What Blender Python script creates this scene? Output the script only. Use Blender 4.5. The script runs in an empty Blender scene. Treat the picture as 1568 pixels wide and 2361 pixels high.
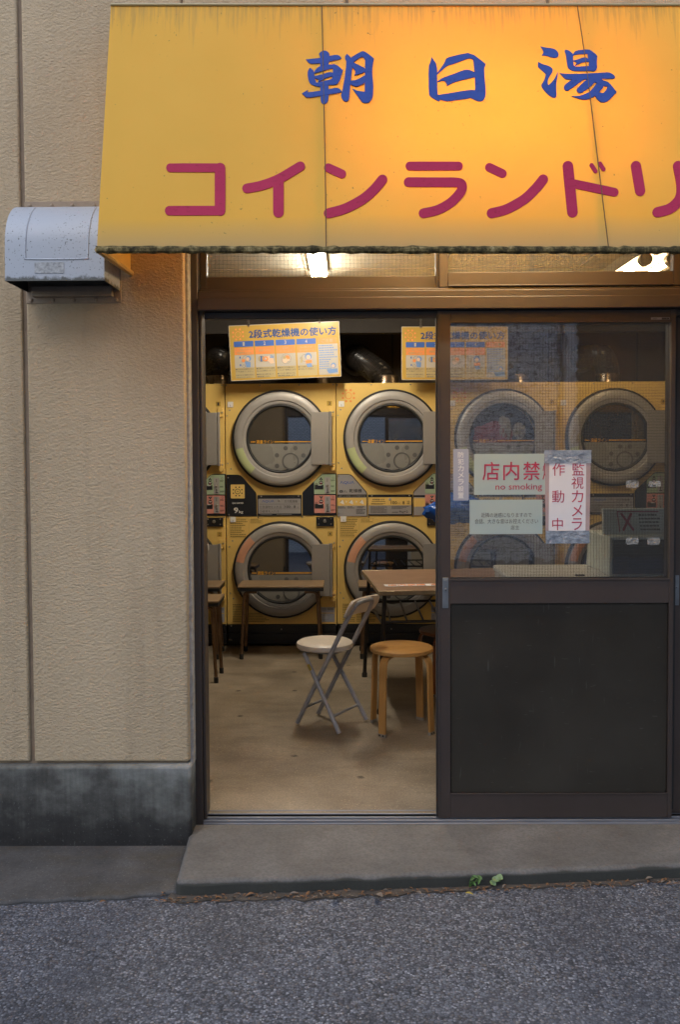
import bpy, bmesh, math, random
from mathutils import Vector, Matrix, noise
random.seed(7)
R = math.radians
scene = bpy.context.scene
COL = scene.collection

# ------------------------------------------------------------------ camera, sky, sun, exposure
F, VX, VY = 2050.0, 800.0, 1040.0          # focal length and vanishing point of the facade normal, in units of a 1568 x 2361 picture
EYE = Vector((0, -3.55, 1.465))
PITCH, ROLL, YAW = .037, -.005, .0088
CM = Matrix.Rotation(YAW, 3, 'Z') @ Matrix.Rotation(math.pi/2 - PITCH, 3, 'X') @ Matrix.Rotation(ROLL, 3, 'Z')
_v = CM.transposed() @ Vector((0, 1, 0))
CX, CY = VX - F*_v.x/-_v.z, VY + F*_v.y/-_v.z
cam = bpy.data.cameras.new('camera'); camo = bpy.data.objects.new('camera', cam); COL.objects.link(camo)
camo.matrix_world = Matrix.Translation(EYE) @ CM.to_4x4()
cam.sensor_fit = 'VERTICAL'; cam.sensor_height = 36; cam.lens = 36*F/2361
cam.shift_x = (784 - CX)/2361; cam.shift_y = (CY - 1180.5)/2361
cam.clip_end = 500; cam.clip_start = .05
scene.camera = camo

world = bpy.data.worlds.new('World'); scene.world = world; world.use_nodes = True
wn = world.node_tree; wn.nodes.clear()
sky = wn.nodes.new('ShaderNodeTexSky'); sky.sky_type = 'NISHITA'; sky.sun_disc = False
sky.sun_elevation = R(38); sky.sun_rotation = R(200); sky.air_density = 1.0; sky.dust_density = 1.0
hs = wn.nodes.new('ShaderNodeHueSaturation'); hs.inputs['Saturation'].default_value = .95
bg = wn.nodes.new('ShaderNodeBackground'); bg.inputs[1].default_value = .13
wo = wn.nodes.new('ShaderNodeOutputWorld')
wn.links.new(sky.outputs[0], hs.inputs['Color']); wn.links.new(hs.outputs[0], bg.inputs[0]); wn.links.new(bg.outputs[0], wo.inputs[0])
sun = bpy.data.lights.new('sun', 'SUN'); suno = bpy.data.objects.new('sun', sun); COL.objects.link(suno)
sun.energy = .35; sun.angle = R(50); sun.color = (1, .97, .93)
suno.rotation_euler = (R(36), 0, R(-20)); suno.location = (0, -6, 8)
scene.view_settings.view_transform = 'Standard'; scene.view_settings.look = 'None'
scene.view_settings.exposure = 1.18; scene.view_settings.gamma = 1.0
cy = scene.cycles
cy.use_denoising = True
try: cy.denoiser = 'OPENIMAGEDENOISE'
except Exception: pass
cy.max_bounces = 8; cy.diffuse_bounces = 4; cy.glossy_bounces = 4; cy.transmission_bounces = 6; cy.transparent_max_bounces = 16
cy.sample_clamp_indirect = 6; cy.caustics_reflective = False; cy.caustics_refractive = False

def ray(px, py): return CM @ Vector(((px-CX)/F, -(py-CY)/F, -1))
def at(px, py, Y):                       # world point at distance plane Y
    d = ray(px, py); return EYE + d*((Y - EYE.y)/d.y)
def G(px, py, Z=0.):                     # world point on a level plane
    d = ray(px, py); return EYE + d*((Z - EYE.z)/d.z)
def zoom(x0, y0, w, s=1568.):            # a reading taken in an enlarged detail -> picture units
    k = w/s
    return lambda x, y: ((x0 + x*k)/1.5944, (y0 + y*k)/1.5944)

# ------------------------------------------------------------------ materials
def new_mat(name):
    m = bpy.data.materials.new(name); m.use_nodes = True
    nt = m.node_tree; nt.nodes.clear()
    out = nt.nodes.new('ShaderNodeOutputMaterial')
    return m, nt, out
def N(nt, t, **kw):
    n = nt.nodes.new(t)
    for k, v in kw.items():
        if k in n.inputs: n.inputs[k].default_value = v
        else: setattr(n, k, v)
    return n
def rgba(c): return (c[0], c[1], c[2], 1)
def ramp(nt, src, stops):
    r = nt.nodes.new('ShaderNodeValToRGB'); cr = r.color_ramp
    while len(cr.elements) < len(stops): cr.elements.new(.5)
    for e, (p, c) in zip(cr.elements, stops):
        e.position = p; e.color = rgba(c) if not isinstance(c, (int, float)) else (c, c, c, 1)
    nt.links.new(src, r.inputs[0]); return r.outputs[0]
def mix(nt, fac, a, b, mode='MIX'):
    n = nt.nodes.new('ShaderNodeMix'); n.data_type = 'RGBA'; n.blend_type = mode
    for sock, v in ((n.inputs[0], fac), (n.inputs[6], a), (n.inputs[7], b)):
        if isinstance(v, (int, float)): sock.default_value = v
        elif isinstance(v, tuple): sock.default_value = rgba(v)
        else: nt.links.new(v, sock)
    return n.outputs[2]
def math_(nt, op, a, b=None, c=None):
    n = nt.nodes.new('ShaderNodeMath'); n.operation = op
    for i, v in enumerate((a, b, c)):
        if v is None: continue
        if isinstance(v, (int, float)): n.inputs[i].default_value = v
        else: nt.links.new(v, n.inputs[i])
    return n.outputs[0]
def coord(nt, scale=(1, 1, 1), kind='Object'):
    tc = nt.nodes.new('ShaderNodeTexCoord'); mp = nt.nodes.new('ShaderNodeMapping')
    mp.inputs['Scale'].default_value = scale; nt.links.new(tc.outputs[kind], mp.inputs[0]); return mp.outputs[0]
def tex_noise(nt, vec, scale, detail=4, rough=.55):
    n = nt.nodes.new('ShaderNodeTexNoise'); n.inputs['Scale'].default_value = scale; n.inputs['Detail'].default_value = detail
    n.inputs['Roughness'].default_value = rough; nt.links.new(vec, n.inputs['Vector']); return n.outputs['Fac']
def bump(nt, h, strength=.3, dist=.002, prev=None):
    b = nt.nodes.new('ShaderNodeBump'); b.inputs['Strength'].default_value = strength; b.inputs['Distance'].default_value = dist
    nt.links.new(h, b.inputs['Height'])
    if prev is not None: nt.links.new(prev, b.inputs['Normal'])
    return b.outputs[0]
def principled(nt, out, color, rough=.5, metal=0., spec=.5, normal=None):
    p = nt.nodes.new('ShaderNodeBsdfPrincipled')
    if isinstance(color, tuple): p.inputs['Base Color'].default_value = rgba(color)
    else: nt.links.new(color, p.inputs['Base Color'])
    if isinstance(rough, (int, float)): p.inputs['Roughness'].default_value = rough
    else: nt.links.new(rough, p.inputs['Roughness'])
    p.inputs['Metallic'].default_value = metal; p.inputs['Specular IOR Level'].default_value = spec
    if normal is not None: nt.links.new(normal, p.inputs['Normal'])
    nt.links.new(p.outputs[0], out.inputs[0]); return p
def flat(name, c, rough=.5, metal=0., var=.15, vscale=6., bscale=0., bstr=.15, spec=.5, stretch=(1, 1, 1)):
    m, nt, out = new_mat(name)
    v = coord(nt, stretch)
    f = tex_noise(nt, v, vscale)
    f2 = tex_noise(nt, v, vscale*9, 3)
    lo = tuple(x*(1-var) for x in c); hi = tuple(min(1, x*(1+var)) for x in c)
    col = ramp(nt, math_(nt, 'ADD', math_(nt, 'MULTIPLY', f, .7), math_(nt, 'MULTIPLY', f2, .3)), [(.32, lo), (.68, hi)])
    rg = math_(nt, 'ADD', math_(nt, 'MULTIPLY', f, .24), max(.02, rough-.12))
    nm = bump(nt, tex_noise(nt, v, bscale, 3), bstr, .001) if bscale else None
    principled(nt, out, col, rg, metal, spec, nm)
    return m
def emit(name, c, s):
    m, nt, out = new_mat(name); e = N(nt, 'ShaderNodeEmission'); e.inputs[0].default_value = rgba(c); e.inputs[1].default_value = s
    nt.links.new(e.outputs[0], out.inputs[0]); return m

M = {}
def stucco():
    m, nt, out = new_mat('beige_stucco'); v = coord(nt)
    big = tex_noise(nt, coord(nt, (1.2, 1.2, .35)), 2.2, 5)
    fine = tex_noise(nt, coord(nt, (1, 1, 1.5)), 85, 3, .6)
    col = ramp(nt, big, [(.3, (.42, .315, .193)), (.7, (.54, .415, .267))])
    col = mix(nt, ramp(nt, fine, [(.35, .0), (.75, .35)]), col, (.5, .41, .31))
    streak = tex_noise(nt, coord(nt, (5, 5, .35)), 1.6, 5, .65)
    col = mix(nt, ramp(nt, streak, [(.52, 0.), (.75, .30)]), col, (.22, .165, .11))
    n = bump(nt, fine, 1., .0065)
    n = bump(nt, tex_noise(nt, v, 420, 2), .25, .001, n)
    principled(nt, out, col, .88, 0, .25, n); return m
M['stucco'] = stucco()
M['joint'] = flat('joint_sealant', (.23, .17, .115), .8, var=.2, vscale=20)
M['caulk'] = flat('grey_caulk', (.34, .32, .30), .9, var=.35, vscale=40, bscale=200, bstr=.4)
def plinth():
    m, nt, out = new_mat('stained_concrete'); v = coord(nt)
    big = tex_noise(nt, coord(nt, (1, 1, 1.3)), 3.4, 7, .65)
    vert = tex_noise(nt, coord(nt, (40, 40, 3)), 1.2, 4)
    g = nt.nodes.new('ShaderNodeSeparateXYZ'); nt.links.new(coord(nt), g.inputs[0])
    top = math_(nt, 'MULTIPLY', math_(nt, 'ADD', g.outputs[2], .10), 1.6)     # grime rises from the foot of the wall in an uneven tide
    s = math_(nt, 'ADD', math_(nt, 'ADD', math_(nt, 'MULTIPLY', big, 1.15), math_(nt, 'MULTIPLY', vert, .22)), math_(nt, 'SUBTRACT', top, .45))
    col = ramp(nt, s, [(.26, (.027, .025, .024)), (.44, (.044, .042, .039)), (.58, (.088, .085, .077)), (.74, (.17, .17, .155)), (.9, (.26, .26, .245))])
    spk = tex_noise(nt, v, 110, 2)
    col = mix(nt, ramp(nt, spk, [(.64, 0.), (.72, .4)]), col, (.15, .15, .145))
    n = bump(nt, tex_noise(nt, v, 160, 4, .7), .5, .003); n = bump(nt, big, .3, .01, n)
    principled(nt, out, col, .85, 0, .3, n); return m
M['plinth'] = plinth()
def step_concrete():
    m, nt, out = new_mat('step_concrete'); v = coord(nt)
    a = tex_noise(nt, v, 2.2, 8, .62); f = tex_noise(nt, v, 95, 4, .7); b = tex_noise(nt, coord(nt, (1, 2, 1)), 5, 6, .65)
    col = ramp(nt, a, [(.3, (.115, .107, .10)), (.7, (.19, .178, .167))])
    col = mix(nt, ramp(nt, b, [(.48, 0.), (.72, .5)]), col, (.095, .088, .075))
    col = mix(nt, ramp(nt, f, [(.35, .4), (.6, 0.)]), col, (.06, .055, .05))
    g = nt.nodes.new('ShaderNodeSeparateXYZ'); nt.links.new(v, g.inputs[0])          # riser turns darker below the worn arris, with an uneven border
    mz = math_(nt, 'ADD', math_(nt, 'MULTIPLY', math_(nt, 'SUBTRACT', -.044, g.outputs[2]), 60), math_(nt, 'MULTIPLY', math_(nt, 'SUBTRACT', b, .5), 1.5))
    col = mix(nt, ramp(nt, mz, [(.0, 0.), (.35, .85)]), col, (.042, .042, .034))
    n = bump(nt, f, .45, .003); n = bump(nt, a, .15, .008, n)
    principled(nt, out, col, .85, 0, .3, n); return m
def concrete(name, lo, hi, stain=(.10, .085, .05), sc=2.0, spots=True, rough=.8):
    m, nt, out = new_mat(name); v = coord(nt)
    a = tex_noise(nt, v, sc, 8, .62); b = tex_noise(nt, coord(nt, (1, 3, 1)), sc*.9, 6, .6); f = tex_noise(nt, v, 95, 4, .7)
    col = ramp(nt, a, [(.3, lo), (.7, hi)])
    col = mix(nt, ramp(nt, b, [(.5, 0.), (.75, .55)]), col, stain)
    col = mix(nt, ramp(nt, f, [(.35, .35), (.6, 0.)]), col, tuple(x*.55 for x in lo))
    if spots:
        vo = nt.nodes.new('ShaderNodeTexVoronoi'); vo.voronoi_dimensions = '2D'; vo.inputs['Scale'].default_value = 2.7; nt.links.new(v, vo.inputs['Vector'])
        sv = nt.nodes.new('ShaderNodeSeparateColor'); nt.links.new(vo.outputs['Color'], sv.inputs[0])
        dd = math_(nt, 'ADD', math_(nt, 'ADD', vo.outputs['Distance'], math_(nt, 'MULTIPLY', f, .06)), math_(nt, 'GREATER_THAN', sv.outputs[0], .38))
        col = mix(nt, ramp(nt, dd, [(.055, .8), (.085, 0.)]), col, (.03, .025, .02))
    col = mix(nt, ramp(nt, tex_noise(nt, v, 150, 2, .5), [(.64, 0.), (.72, .45)]), col, tuple(min(1, x*1.9) for x in hi))
    n = bump(nt, f, .5, .003); n = bump(nt, a, .15, .008, n)
    principled(nt, out, col, ramp(nt, a, [(.3, rough-.2), (.7, rough)]), 0, .35, n); return m
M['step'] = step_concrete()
M['apron'] = concrete('apron_concrete', (.05, .048, .048), (.125, .12, .118), (.082, .066, .036), 4.2, False, .9)
M['floor'] = concrete('interior_concrete', (.17, .133, .092), (.37, .30, .215), (.13, .098, .062), 3.2, True, .62)
def asphalt():
    m, nt, out = new_mat('worn_asphalt'); v = coord(nt)
    vo = nt.nodes.new('ShaderNodeTexVoronoi'); vo.inputs['Scale'].default_value = 135; nt.links.new(v, vo.inputs['Vector'])
    vb = nt.nodes.new('ShaderNodeTexVoronoi'); vb.inputs['Scale'].default_value = 90; nt.links.new(v, vb.inputs['Vector'])
    sp = nt.nodes.new('ShaderNodeSeparateColor'); nt.links.new(vo.outputs['Color'], sp.inputs[0])
    spb = nt.nodes.new('ShaderNodeSeparateColor'); nt.links.new(vb.outputs['Color'], spb.inputs[0])
    stone = ramp(nt, sp.outputs[0], [(0., (.042, .045, .055)), (.45, (.082, .087, .106)), (.8, (.145, .153, .185)), (1., (.36, .37, .41))])
    stone = mix(nt, ramp(nt, spb.outputs[1], [(.6, 0.), (.95, .8)]), stone, (.19, .20, .235))
    warm = ramp(nt, sp.outputs[1], [(.8, 0.), (1., .5)])
    stone = mix(nt, warm, stone, (.24, .19, .15))
    gap = ramp(nt, vo.outputs['Distance'], [(.4, 0.), (.9, .85)])
    col = mix(nt, gap, stone, (.025, .025, .028))
    big = tex_noise(nt, v, 1.6, 5)
    col = mix(nt, ramp(nt, big, [(.42, .0), (.66, .5)]), col, (.045, .046, .054))
    col = mix(nt, ramp(nt, tex_noise(nt, coord(nt, (.5, 1.4, 1)), 2.6, 6, .65), [(.52, 0.), (.72, .35)]), col, (.13, .137, .165))
    h = math_(nt, 'SUBTRACT', 1., vo.outputs['Distance'])
    n = bump(nt, h, .7, .0045); n = bump(nt, tex_noise(nt, v, 45, 4), .45, .008, n)
    principled(nt, out, col, .78, 0, .4, n); return m
M['asphalt'] = asphalt()
M['soil'] = concrete('gutter_soil', (.055, .047, .040), (.12, .10, .083), (.11, .07, .042), 9, False, .95)
M['bronze'] = flat('bronze_aluminium', (.050, .0365, .0315), .45, 0., .10, 3., 60, .05, .5)
M['bronze_dark'] = flat('dark_bronze_aluminium', (.034, .029, .027), .42, 0., .12, 3., 60, .05, .5)
def panel_mat():
    m, nt, out = new_mat('scuffed_dark_panel'); v = coord(nt)
    a = tex_noise(nt, v, 2.0, 5)
    col = ramp(nt, a, [(.3, (.025, .021, .016)), (.7, (.040, .034, .026))])
    sc = tex_noise(nt, coord(nt, (9, 9, 60)), 2.2, 2, .4); sc2 = tex_noise(nt, coord(nt, (70, 70, 6)), 1.5, 2, .4)
    mk = math_(nt, 'MAXIMUM', ramp(nt, sc, [(.71, 0.), (.76, .16)]), ramp(nt, sc2, [(.71, 0.), (.76, .16)]))
    col = mix(nt, mk, col, (.20, .20, .19))
    principled(nt, out, col, ramp(nt, a, [(.3, .36), (.7, .55)]), 0, .35, bump(nt, tex_noise(nt, v, 300, 2), .05, .001)); return m
M['door_panel'] = panel_mat()
M['alu'] = flat('bare_aluminium', (.26, .26, .28), .45, .6, .15, 12, stretch=(1, 8, 8))
M['handle'] = flat('grey_handle_metal', (.20, .215, .235), .42, .55, .15, 30)
M['black'] = flat('black_plastic', (.012, .012, .013), .38, 0, .2, 8)
M['rubber'] = flat('black_rubber', (.016, .016, .016), .6, 0, .2, 8)
def wired(name, cell, wire, gloss=.16, dust=.05):
    m, nt, out = new_mat(name)
    s = nt.nodes.new('ShaderNodeSeparateXYZ'); tc = nt.nodes.new('ShaderNodeTexCoord'); nt.links.new(tc.outputs['Object'], s.inputs[0])
    wob = math_(nt, 'MULTIPLY', math_(nt, 'SUBTRACT', tex_noise(nt, tc.outputs['Object'], 9, 2), .5), .006)
    def lines(o):
        f = math_(nt, 'FRACT', math_(nt, 'DIVIDE', math_(nt, 'ADD', o, wob), cell))
        return math_(nt, 'LESS_THAN', f, wire/cell)
    w = math_(nt, 'MAXIMUM', lines(s.outputs[0]), lines(s.outputs[2]))
    tr = N(nt, 'ShaderNodeBsdfTransparent'); tr.inputs[0].default_value = (.98, .98, .97, 1)
    gl = N(nt, 'ShaderNodeBsdfGlossy'); gl.inputs['Roughness'].default_value = .015
    nz = bump(nt, tex_noise(nt, tc.outputs['Object'], 14, 2), .06, .004); nt.links.new(nz, gl.inputs['Normal'])
    lw = N(nt, 'ShaderNodeFresnel'); lw.inputs[0].default_value = 1.55
    fr = math_(nt, 'MINIMUM', math_(nt, 'ADD', math_(nt, 'MULTIPLY', lw.outputs[0], .8), gloss-.05), 1.)
    a = N(nt, 'ShaderNodeMixShader'); nt.links.new(fr, a.inputs[0]); nt.links.new(tr.outputs[0], a.inputs[1]); nt.links.new(gl.outputs[0], a.inputs[2])
    df = N(nt, 'ShaderNodeBsdfDiffuse'); df.inputs[0].default_value = (.5, .48, .45, 1)
    b = N(nt, 'ShaderNodeMixShader'); 
    dsp = tex_noise(nt, tc.outputs['Object'], 60, 3); nt.links.new(ramp(nt, dsp, [(.3, dust*.6), (.7, dust*1.3)]), b.inputs[0])
    nt.links.new(a.outputs[0], b.inputs[1]); nt.links.new(df.outputs[0], b.inputs[2])
    wd = N(nt, 'ShaderNodeBsdfDiffuse'); wd.inputs[0].default_value = (.09, .08, .07, 1)
    c = N(nt, 'ShaderNodeMixShader'); nt.links.new(w, c.inputs[0]); nt.links.new(b.outputs[0], c.inputs[1]); nt.links.new(wd.outputs[0], c.inputs[2])
    nt.links.new(c.outputs[0], out.inputs[0]); return m
M['wired'] = wired('wired_glass', .0115, .0006, .18, .035)
M['wired_top'] = wired('wired_transom_glass', .0155, .0007, .08, .12)
def clear_back():
    m, nt, out = new_mat('glass_back'); tr = N(nt, 'ShaderNodeBsdfTransparent'); tr.inputs[0].default_value = (.985, .985, .98, 1)
    nt.links.new(tr.outputs[0], out.inputs[0]); return m
M['glass_back'] = clear_back()
M['dryer_yellow'] = flat('yellow_enamel', (.74, .50, .145), .36, 0, .05, 3, 40, .02)
M['steel'] = flat('brushed_steel', (.36, .335, .305), .5, .35, .10, 3, stretch=(1, 1, 1))
M['plate_grey'] = flat('grey_painted_plate', (.27, .247, .222), .5, .1, .06, 4)
M['screw'] = flat('screw_steel', (.42, .38, .32), .3, .9, .1, 40)
M['navy'] = flat('near_black_panel', (.013, .015, .02), .34, 0, .2, 5)
M['silver_panel'] = flat('silver_sheet', (.40, .38, .37), .4, .35, .05, 4)
M['mint'] = flat('mint_panel', (.36, .46, .30), .45, 0, .05, 6)
M['pink'] = flat('pink_panel', (.62, .26, .21), .45, 0, .05, 6)
M['peach'] = flat('peach_sticker', (.60, .30, .18), .5, 0, .05, 6)
M['lime'] = flat('pale_green_sticker', (.44, .48, .24), .5, 0, .05, 6)
M['ink'] = flat('black_ink', (.02, .02, .02), .6, 0, .1, 10)
M['ink_grey'] = flat('grey_ink', (.12, .11, .10), .6, 0, .1, 10)
M['ink_white'] = flat('white_ink', (.72, .70, .66), .6, 0, .05, 10)
M['ink_blue'] = flat('blue_ink', (.045, .12, .42), .5, 0, .1, 10)
M['ink_navy'] = flat('navy_ink', (.015, .055, .20), .5, 0, .1, 10)
M['ink_orange'] = flat('orange_ink', (.78, .26, .07), .5, 0, .1, 10)
M['ink_red'] = flat('crimson_ink', (.42, .03, .075), .6, 0, .15, 20)
M['ink_sky'] = flat('light_blue_ink', (.16, .27, .5), .5, 0, .1, 10)
M['skin_ink'] = flat('peach_ink', (.70, .48, .33), .5, 0, .05, 10)
M['olive'] = flat('olive_print', (.30, .20, .05), .6, 0, .1, 10)
M['film'] = flat('grey_window_film', (.235, .225, .20), .28, 0, .08, 3)
M['film_dark'] = flat('dark_window_film', (.10, .095, .09), .3, 0, .1, 4)
M['line_orange'] = flat('amber_line', (.70, .33, .02), .4, 0, .05, 10)
def dark_glass():
    m, nt, out = new_mat('dark_door_glass')
    p = principled(nt, out, (.014, .013, .014), .03, 0, .9); p.inputs['IOR'].default_value = 2.2; return m
M['dark_glass'] = dark_glass()
def see_glass():
    m, nt, out = new_mat('clear_door_glass'); tr = N(nt, 'ShaderNodeBsdfTransparent'); tr.inputs[0].default_value = (.62, .6, .58, 1)
    gl = N(nt, 'ShaderNodeBsdfGlossy'); gl.inputs['Roughness'].default_value = .03
    mx = N(nt, 'ShaderNodeMixShader'); mx.inputs[0].default_value = .10
    nt.links.new(tr.outputs[0], mx.inputs[1]); nt.links.new(gl.outputs[0], mx.inputs[2]); nt.links.new(mx.outputs[0], out.inputs[0]); return m
M['see_glass'] = see_glass()
M['wall_in'] = flat('interior_wall_paint', (.46, .38, .27), .8, 0, .08, 2, 80, .1)
M['ceiling'] = flat('ceiling_board', (.36, .33, .255), .85, 0, .06, 3)
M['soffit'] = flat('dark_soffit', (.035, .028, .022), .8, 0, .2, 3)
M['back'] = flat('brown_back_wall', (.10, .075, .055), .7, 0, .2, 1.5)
M['sign_yellow'] = flat('sign_yellow', (.52, .33, .075), .22, 0, .03, 3)
M['sign_cream'] = flat('sign_cream', (.47, .38, .20), .22, 0, .03, 3)
M['sign_white'] = flat('sign_white', (.46, .42, .36), .22, 0, .03, 3)
M['chain'] = flat('dull_chain_steel', (.16, .14, .12), .45, .7, .2, 40)
M['duct'] = flat('black_corrugated_duct', (.035, .03, .027), .3, 0, .3, 6)
M['duct_metal'] = flat('duct_collar_steel', (.40, .31, .22), .28, .9, .2, 10)
M['lagging'] = flat('grey_duct_lagging', (.24, .21, .18), .9, 0, .3, 30, 90, .6)
def wood(name, lo, hi, rough=.4, along=(3, 30, 30)):
    m, nt, out = new_mat(name); a = tex_noise(nt, coord(nt, along), 2.5, 5, .6); b = tex_noise(nt, coord(nt), 6, 4)
    col = ramp(nt, a, [(.3, lo), (.7, hi)]); col = mix(nt, ramp(nt, b, [(.45, 0.), (.8, .4)]), col, tuple(x*.55 for x in lo))
    principled(nt, out, col, rough, 0, .45, bump(nt, a, .08, .001)); return m
M['birch'] = wood('varnished_birch', (.42, .215, .062), (.55, .30, .10), .34, (30, 30, 3))
M['birch_top'] = wood('varnished_birch_top', (.43, .215, .06), (.56, .305, .10), .3, (4, 30, 30))
M['teak'] = wood('red_brown_wood', (.15, .045, .014), (.23, .075, .022), .35, (30, 30, 3))
M['laminate'] = wood('wood_grain_laminate', (.20, .13, .07), (.30, .20, .11), .45, (4, 40, 40))
M['table_top'] = wood('worn_wood_laminate', (.20, .115, .07), (.30, .185, .12), .42, (4, 30, 30))
M['table_edge'] = flat('brassy_edge_strip', (.42, .32, .20), .35, .7, .15, 20)
M['chrome'] = flat('tarnished_tube', (.20, .125, .075), .32, .85, .35, 14)
M['black_tube'] = flat('black_painted_tube', (.016, .014, .013), .4, .2, .2, 10)
M['grey_tube'] = flat('grey_painted_tube', (.36, .36, .38), .38, .15, .12, 14)
M['vinyl'] = flat('cream_vinyl', (.66, .58, .49), .4, 0, .06, 9, 60, .08)
M['beige_board'] = flat('beige_board', (.50, .37, .20), .6, 0, .08, 4)
M['washer_cream'] = flat('cream_washer_shell', (.72, .69, .60), .4, 0, .05, 4)
M['washer_side'] = flat('pale_green_grey_shell', (.68, .71, .63), .5, 0, .05, 4)
M['paper'] = flat('white_paper', (.70, .68, .70), .75, 0, .03, 5)
M['paper_pink'] = flat('pinkish_tape', (.40, .30, .30), .5, 0, .1, 20)
def thin_paper(name, c):
    m, nt, out = new_mat(name); d = N(nt, 'ShaderNodeBsdfDiffuse'); t = N(nt, 'ShaderNodeBsdfTranslucent')
    d.inputs[0].default_value = rgba(c); t.inputs[0].default_value = rgba(c)
    mx = N(nt, 'ShaderNodeMixShader'); mx.inputs[0].default_value = .30
    nt.links.new(d.outputs[0], mx.inputs[1]); nt.links.new(t.outputs[0], mx.inputs[2]); nt.links.new(mx.outputs[0], out.inputs[0]); return m
M['paper_mint'] = thin_paper('pale_green_paper', (.52, .605, .58))
M['sticker_grey'] = flat('grey_sticker', (.36, .37, .44), .4, 0, .05, 6)
def foil():
    m, nt, out = new_mat('crinkled_silver_tape'); v = coord(nt)
    n = bump(nt, tex_noise(nt, v, 90, 5, .7), .9, .006)
    principled(nt, out, ramp(nt, tex_noise(nt, v, 30), [(.3, (.22, .25, .30)), (.7, (.46, .48, .52))]), .34, .75, .5, n); return m
M['foil'] = foil()
def scrap():
    m, nt, out = new_mat('torn_clear_tape'); v = coord(nt)
    p = N(nt, 'ShaderNodeBsdfPrincipled'); p.inputs['Base Color'].default_value = (.6, .58, .55, 1); p.inputs['Roughness'].default_value = .4
    t = N(nt, 'ShaderNodeBsdfTransparent'); mx = N(nt, 'ShaderNodeMixShader')
    nt.links.new(ramp(nt, tex_noise(nt, v, 90, 4, .7), [(.35, .03), (.65, .45)]), mx.inputs[0])
    nt.links.new(t.outputs[0], mx.inputs[1]); nt.links.new(p.outputs[0], mx.inputs[2]); nt.links.new(mx.outputs[0], out.inputs[0]); return m
M['scrap'] = scrap()
M['blue_bag'] = flat('glossy_blue_polythene', (.008, .075, .36), .24, 0, .25, 12, 40, .5)
def vent_paint():
    m, nt, out = new_mat('speckled_vent_paint'); v = coord(nt)
    s1 = tex_noise(nt, v, 120, 3, .6); s2 = tex_noise(nt, v, 5, 4)
    dirt = math_(nt, 'ADD', s1, math_(nt, 'MULTIPLY', s2, .22))
    col = mix(nt, ramp(nt, dirt, [(.735, 0.), (.79, .75)]), (.42, .45, .50), (.06, .058, .052))
    g = nt.nodes.new('ShaderNodeSeparateXYZ'); nt.links.new(v, g.inputs[0])
    edge = math_(nt, 'ADD', math_(nt, 'MULTIPLY', g.outputs[2], -28), math_(nt, 'MULTIPLY', tex_noise(nt, v, 40, 4), 1.5))   # moss creeping up from the lip
    col = mix(nt, ramp(nt, edge, [(.25, 0.), (.55, .9)]), col, (.075, .075, .06))
    principled(nt, out, col, .42, 0, .5, bump(nt, s1, .05, .001)); return m
M['vent'] = vent_paint()
M['vent_dark'] = flat('vent_inside', (.012, .012, .012), .7)
M['vent_label'] = flat('weathered_label', (.36, .37, .38), .8, 0, .5, 90)
M['flange'] = flat('beige_painted_flange', (.30, .225, .155), .6, 0, .15, 20)
def fabric():
    m, nt, out = new_mat('yellow_awning_vinyl'); v = coord(nt)
    a = tex_noise(nt, v, 1.7, 5)
    col = ramp(nt, a, [(.3, (.87, .505, .058)), (.7, (.92, .555, .075))])
    st = tex_noise(nt, coord(nt, (30, 1.5, 1.3)), 2.6, 5, .7)
    g = nt.nodes.new('ShaderNodeSeparateXYZ'); nt.links.new(v, g.inputs[0])
    hgt = math_(nt, 'MULTIPLY', math_(nt, 'SUBTRACT', g.outputs[2], .72), 1.7)      # rain streaks run down from the top edge
    col = mix(nt, ramp(nt, math_(nt, 'ADD', math_(nt, 'MULTIPLY', st, 1.), hgt), [(.70, 0.), (1.0, .7)]), col, (.40, .225, .085))
    low = math_(nt, 'SUBTRACT', .11, g.outputs[2])                                      # grey bloom of mildew above the hem
    col = mix(nt, ramp(nt, math_(nt, 'ADD', math_(nt, 'MULTIPLY', low, 7), math_(nt, 'MULTIPLY', a, .3)), [(.1, 0.), (.95, .65)]), col, (.42, .33, .22))
    spk = tex_noise(nt, v, 95, 2, .5); spm = tex_noise(nt, v, 4, 3)
    col = mix(nt, ramp(nt, math_(nt, 'ADD', spk, math_(nt, 'MULTIPLY', spm, .2)), [(.835, 0.), (.87, .6)]), col, (.22, .13, .04))
    n = bump(nt, tex_noise(nt, v, 500, 2), .05, .0006); n = bump(nt, tex_noise(nt, coord(nt, (1, 1, .5)), 3, 3), .25, .02, n)
    p = N(nt, 'ShaderNodeBsdfPrincipled'); nt.links.new(col, p.inputs['Base Color']); p.inputs['Roughness'].default_value = .55
    p.inputs['Specular IOR Level'].default_value = .3; nt.links.new(n, p.inputs['Normal'])
    t = N(nt, 'ShaderNodeBsdfTranslucent'); nt.links.new(mix(nt, 1., col, (1., .92, .75), 'MULTIPLY'), t.inputs[0])
    mx = N(nt, 'ShaderNodeMixShader'); mx.inputs[0].default_value = .27
    nt.links.new(p.outputs[0], mx.inputs[1]); nt.links.new(t.outputs[0], mx.inputs[2]); nt.links.new(mx.outputs[0], out.inputs[0]); return m
M['fabric'] = fabric()
M['seam'] = flat('dark_seam_thread', (.16, .10, .04), .8, 0, .3, 40)
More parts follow.
